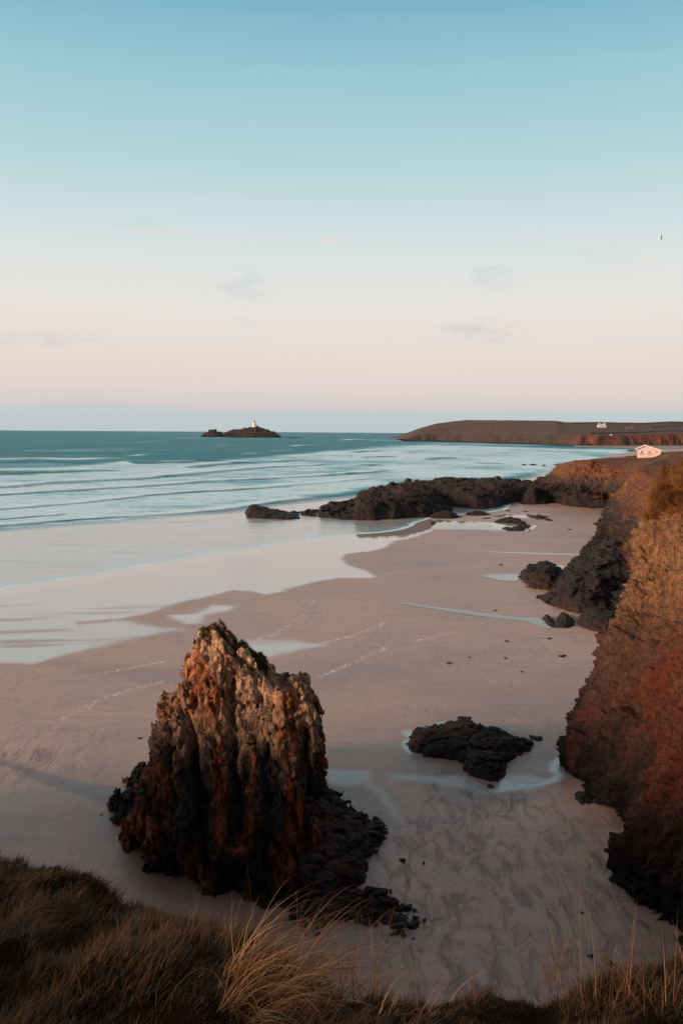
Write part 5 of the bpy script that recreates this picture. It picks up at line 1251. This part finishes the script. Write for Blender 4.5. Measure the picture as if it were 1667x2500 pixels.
def on_bank(px, py):
    """where the line of sight through a photo point meets the bank"""
    v = ray(px, py); t_ = np.linspace(1.0, 14, 2600)
    x = v[0]*t_/np.hypot(v[0], v[1]); y = v[1]*t_/np.hypot(v[0], v[1]); z = H0+v[2]*t_/np.hypot(v[0], v[1])
    b_ = bank_z(x, y); i = np.argmax(z < b_)
    if not (z < b_).any(): i = int(np.argmin(np.abs(t_-3.5)))
    return np.array([x[i], y[i], b_[i]])
def tuft(px, py, n, rad, Lr, dir_, leanr, droop, label, seed, wid=0.0044, bright=0.5):
    c = on_bank(px, py); rg = np.random.RandomState(seed)
    a = rg.rand(n)*2*math.pi; r_ = rad*np.sqrt(rg.rand(n))
    x = c[0]+r_*np.cos(a)*1.0; y = c[1]+r_*np.sin(a)*0.6
    z = bank_z(x, y)-0.03; z = np.maximum(z, c[2]-0.25)
    th = R(dir_)+rg.normal(0, 0.65, n); le = rg.uniform(leanr[0], leanr[1], n)
    o = blades('marram_tussock', np.stack([x, y, z], 1), rg.uniform(Lr[0], Lr[1], n), np.stack([np.cos(th)*le, np.sin(th)*le], 1), rg.uniform(droop[0], droop[1], n), wid*rg.uniform(0.5, 1.2, n), M_MARRAM, seed=seed, seg=9, rnd=np.clip(rg.normal(bright, 0.28, n), 0, 1))
    tag(o, label, 'grass tussock', 'marram grass tussocks along the bank')
tuft(590, 2480, 170, 0.14, (0.35, 0.75), 0, (0.4, 0.9), (1.2, 2.2), 'lowest big tussock of arching straw coloured marram at the bottom edge', 901, bright=0.62, wid=0.005)
tuft(640, 2410, 330, 0.26, (0.35, 0.78), 5, (0.25, 0.8), (1.0, 2.1), 'largest tussock of golden marram arching right in front of the sea stack', 902, bright=0.62, wid=0.0054)
tuft(520, 2330, 130, 0.2, (0.16, 0.36), 50, (0.1, 0.5), (0.3, 1.1), 'upright orange marram tussock on the brow left of the largest one', 903, bright=0.32)
tuft(760, 2440, 120, 0.22, (0.35, 0.75), 0, (0.4, 0.9), (1.1, 2.1), 'pale marram tussock drooping right between the largest and the dark bank', 904, bright=0.72, wid=0.005)
tuft(880, 2450, 36, 0.14, (0.28, 0.52), 80, (0.02, 0.4), (0.1, 0.9), 'sparse reddish tussock standing against the weedy rock platform', 905, bright=0.25)
tuft(1000, 2470, 30, 0.2, (0.18, 0.42), 10, (0.1, 0.7), (0.4, 1.7), 'small tussock with a few pale curved blades in the middle of the bottom edge', 906, bright=0.45)
tuft(1395, 2440, 45, 0.12, (0.22, 0.50), 85, (0.02, 0.35), (0.05, 0.6), 'tall thin upright tussock on the right against the shaded sand', 907, bright=0.22, wid=0.0024)
tuft(1250, 2460, 24, 0.18, (0.18, 0.36), 150, (0.1, 0.6), (0.2, 1.2), 'low thin tussock left of the tall upright one', 908, bright=0.2, wid=0.0022)
tuft(1600, 2450, 60, 0.2, (0.20, 0.40), 60, (0.02, 0.5), (0.1, 1.0), 'reddish tussock in the lower right corner', 909, bright=0.2, wid=0.0024)
tuft(1500, 2470, 30, 0.2, (0.15, 0.34), 120, (0.05, 0.6), (0.2, 1.2), 'short thin tussock between the tall upright one and the corner', 910, bright=0.2, wid=0.0022)
tuft(60, 2260, 420, 0.28, (0.14, 0.30), 20, (0.2, 0.7), (0.8, 1.8), 'rounded golden mop of grass on the left end of the bank', 911, bright=0.35, wid=0.0032)
tuft(70, 2120, 260, 0.3, (0.10, 0.22), 90, (0.05, 0.4), (0.2, 0.9), 'short orange tuft crowning the far left brow', 912, bright=0.25, wid=0.004)
tuft(400, 2235, 220, 0.34, (0.10, 0.22), 60, (0.05, 0.5), (0.3, 1.1), 'low brown tuft on the brow below the left foot of the sea stack', 913, bright=0.2, wid=0.0035)
for sx_, sy_, seed_ in ((0, 0, 0),):
    pass

# turf cap on the sea stack
tv = np.zeros(len(stack.data.vertices)*3, np.float32); stack.data.vertices.foreach_get('co', tv); tv = tv.reshape(-1, 3)
nv_ = np.zeros(len(stack.data.vertices)*3, np.float32); stack.data.vertices.foreach_get('normal', nv_); nv_ = nv_.reshape(-1, 3)
pxs_, pys_ = pix_of(tv[:, 0], tv[:, 1], tv[:, 2])
crest = np.interp(tv[:, 0], tp[:, 0], tp[:, 2])
wgt = (tv[:, 2] > crest-0.55) & (pxs_ > 488) & (pxs_ < 650) & (nv_[:, 2] > 0.35) & (tv[:, 1] > 49.3)
cand = tv[wgt]
if len(cand):
    sel = cand[rg.randint(0, len(cand), 16000)]+rg.normal(0, 0.05, (16000, 3))*np.array([1, 1, 0.2]); n = len(sel)
    an = rg.normal(-0.3, 0.8, n); sw = rg.uniform(0.1, 0.8, n)
    cap_o = blades('turf_cap', sel, rg.uniform(0.08, 0.24, n), np.stack([np.cos(an)*sw, np.sin(an)*sw], 1), rg.uniform(0.3, 1.5, n), np.full(n, 0.035), M_CAP, seg=3, seed=11)
    cap_o.parent = stack; cap_o['label'] = 'dark green turf on the sloping summit'
# long grass hanging over the brow of the near cliff
nv2 = np.zeros(len(near.data.vertices)*3, np.float32); near.data.vertices.foreach_get('co', nv2); nv2 = nv2.reshape(-1, 3)
px3, py3 = pix_of(nv2[:, 0], nv2[:, 1], nv2[:, 2])
nb = fbm(nv2[:, 0]*0.3, nv2[:, 1]*0.3, nv2[:, 2]*0.3, 3, 950)
c3 = nv2[(nv2[:, 2]+nb*2.4 > 17.6) & (nv2[:, 1] > 50) & (px3 < 1760) & (nv2[:, 1] < 95)]
sel = c3[rg.randint(0, len(c3), 62000)]; n = len(sel)
an = math.pi+0.5+rg.normal(0, 0.5, n); sw = rg.uniform(0.4, 1.0, n)
hg = blades('brow_grass', sel, rg.uniform(0.4, 1.3, n), np.stack([np.cos(an)*sw, np.sin(an)*sw], 1), rg.uniform(0.8, 2.0, n), np.full(n, 0.05), M_HANG, seg=4, seed=12, rnd=np.clip(0.5+0.5*fbm(sel[:, 0]*0.5, sel[:, 1]*0.5, sel[:, 2]*0.5, 3, 951)+rg.normal(0, 0.12, n), 0, 1))
tag(hg, 'golden grass hanging over the brow of the near cliff', 'grass', None, 'stuff')
tick('end')

# ------------------------------------------------------------------ air
hz = MB(); hz.box(-9000, 9000, -600, 9300, -32, 130)
hm = bpy.data.materials.new('air'); hm.use_nodes = True; ht = NT(hm.node_tree); ht.n.clear()
ho = ht.new('ShaderNodeOutputMaterial'); pv = ht.new('ShaderNodeVolumePrincipled'); pv.inputs['Color'].default_value = (0.93, 0.97, 1.0, 1); pv.inputs['Density'].default_value = 0.000013; pv.inputs['Anisotropy'].default_value = 0.2
ht.link(pv.outputs[0], ho.inputs['Volume'])
tag(hz.build('haze', hm), 'thin blue evening haze over the bay', None, None, 'stuff')
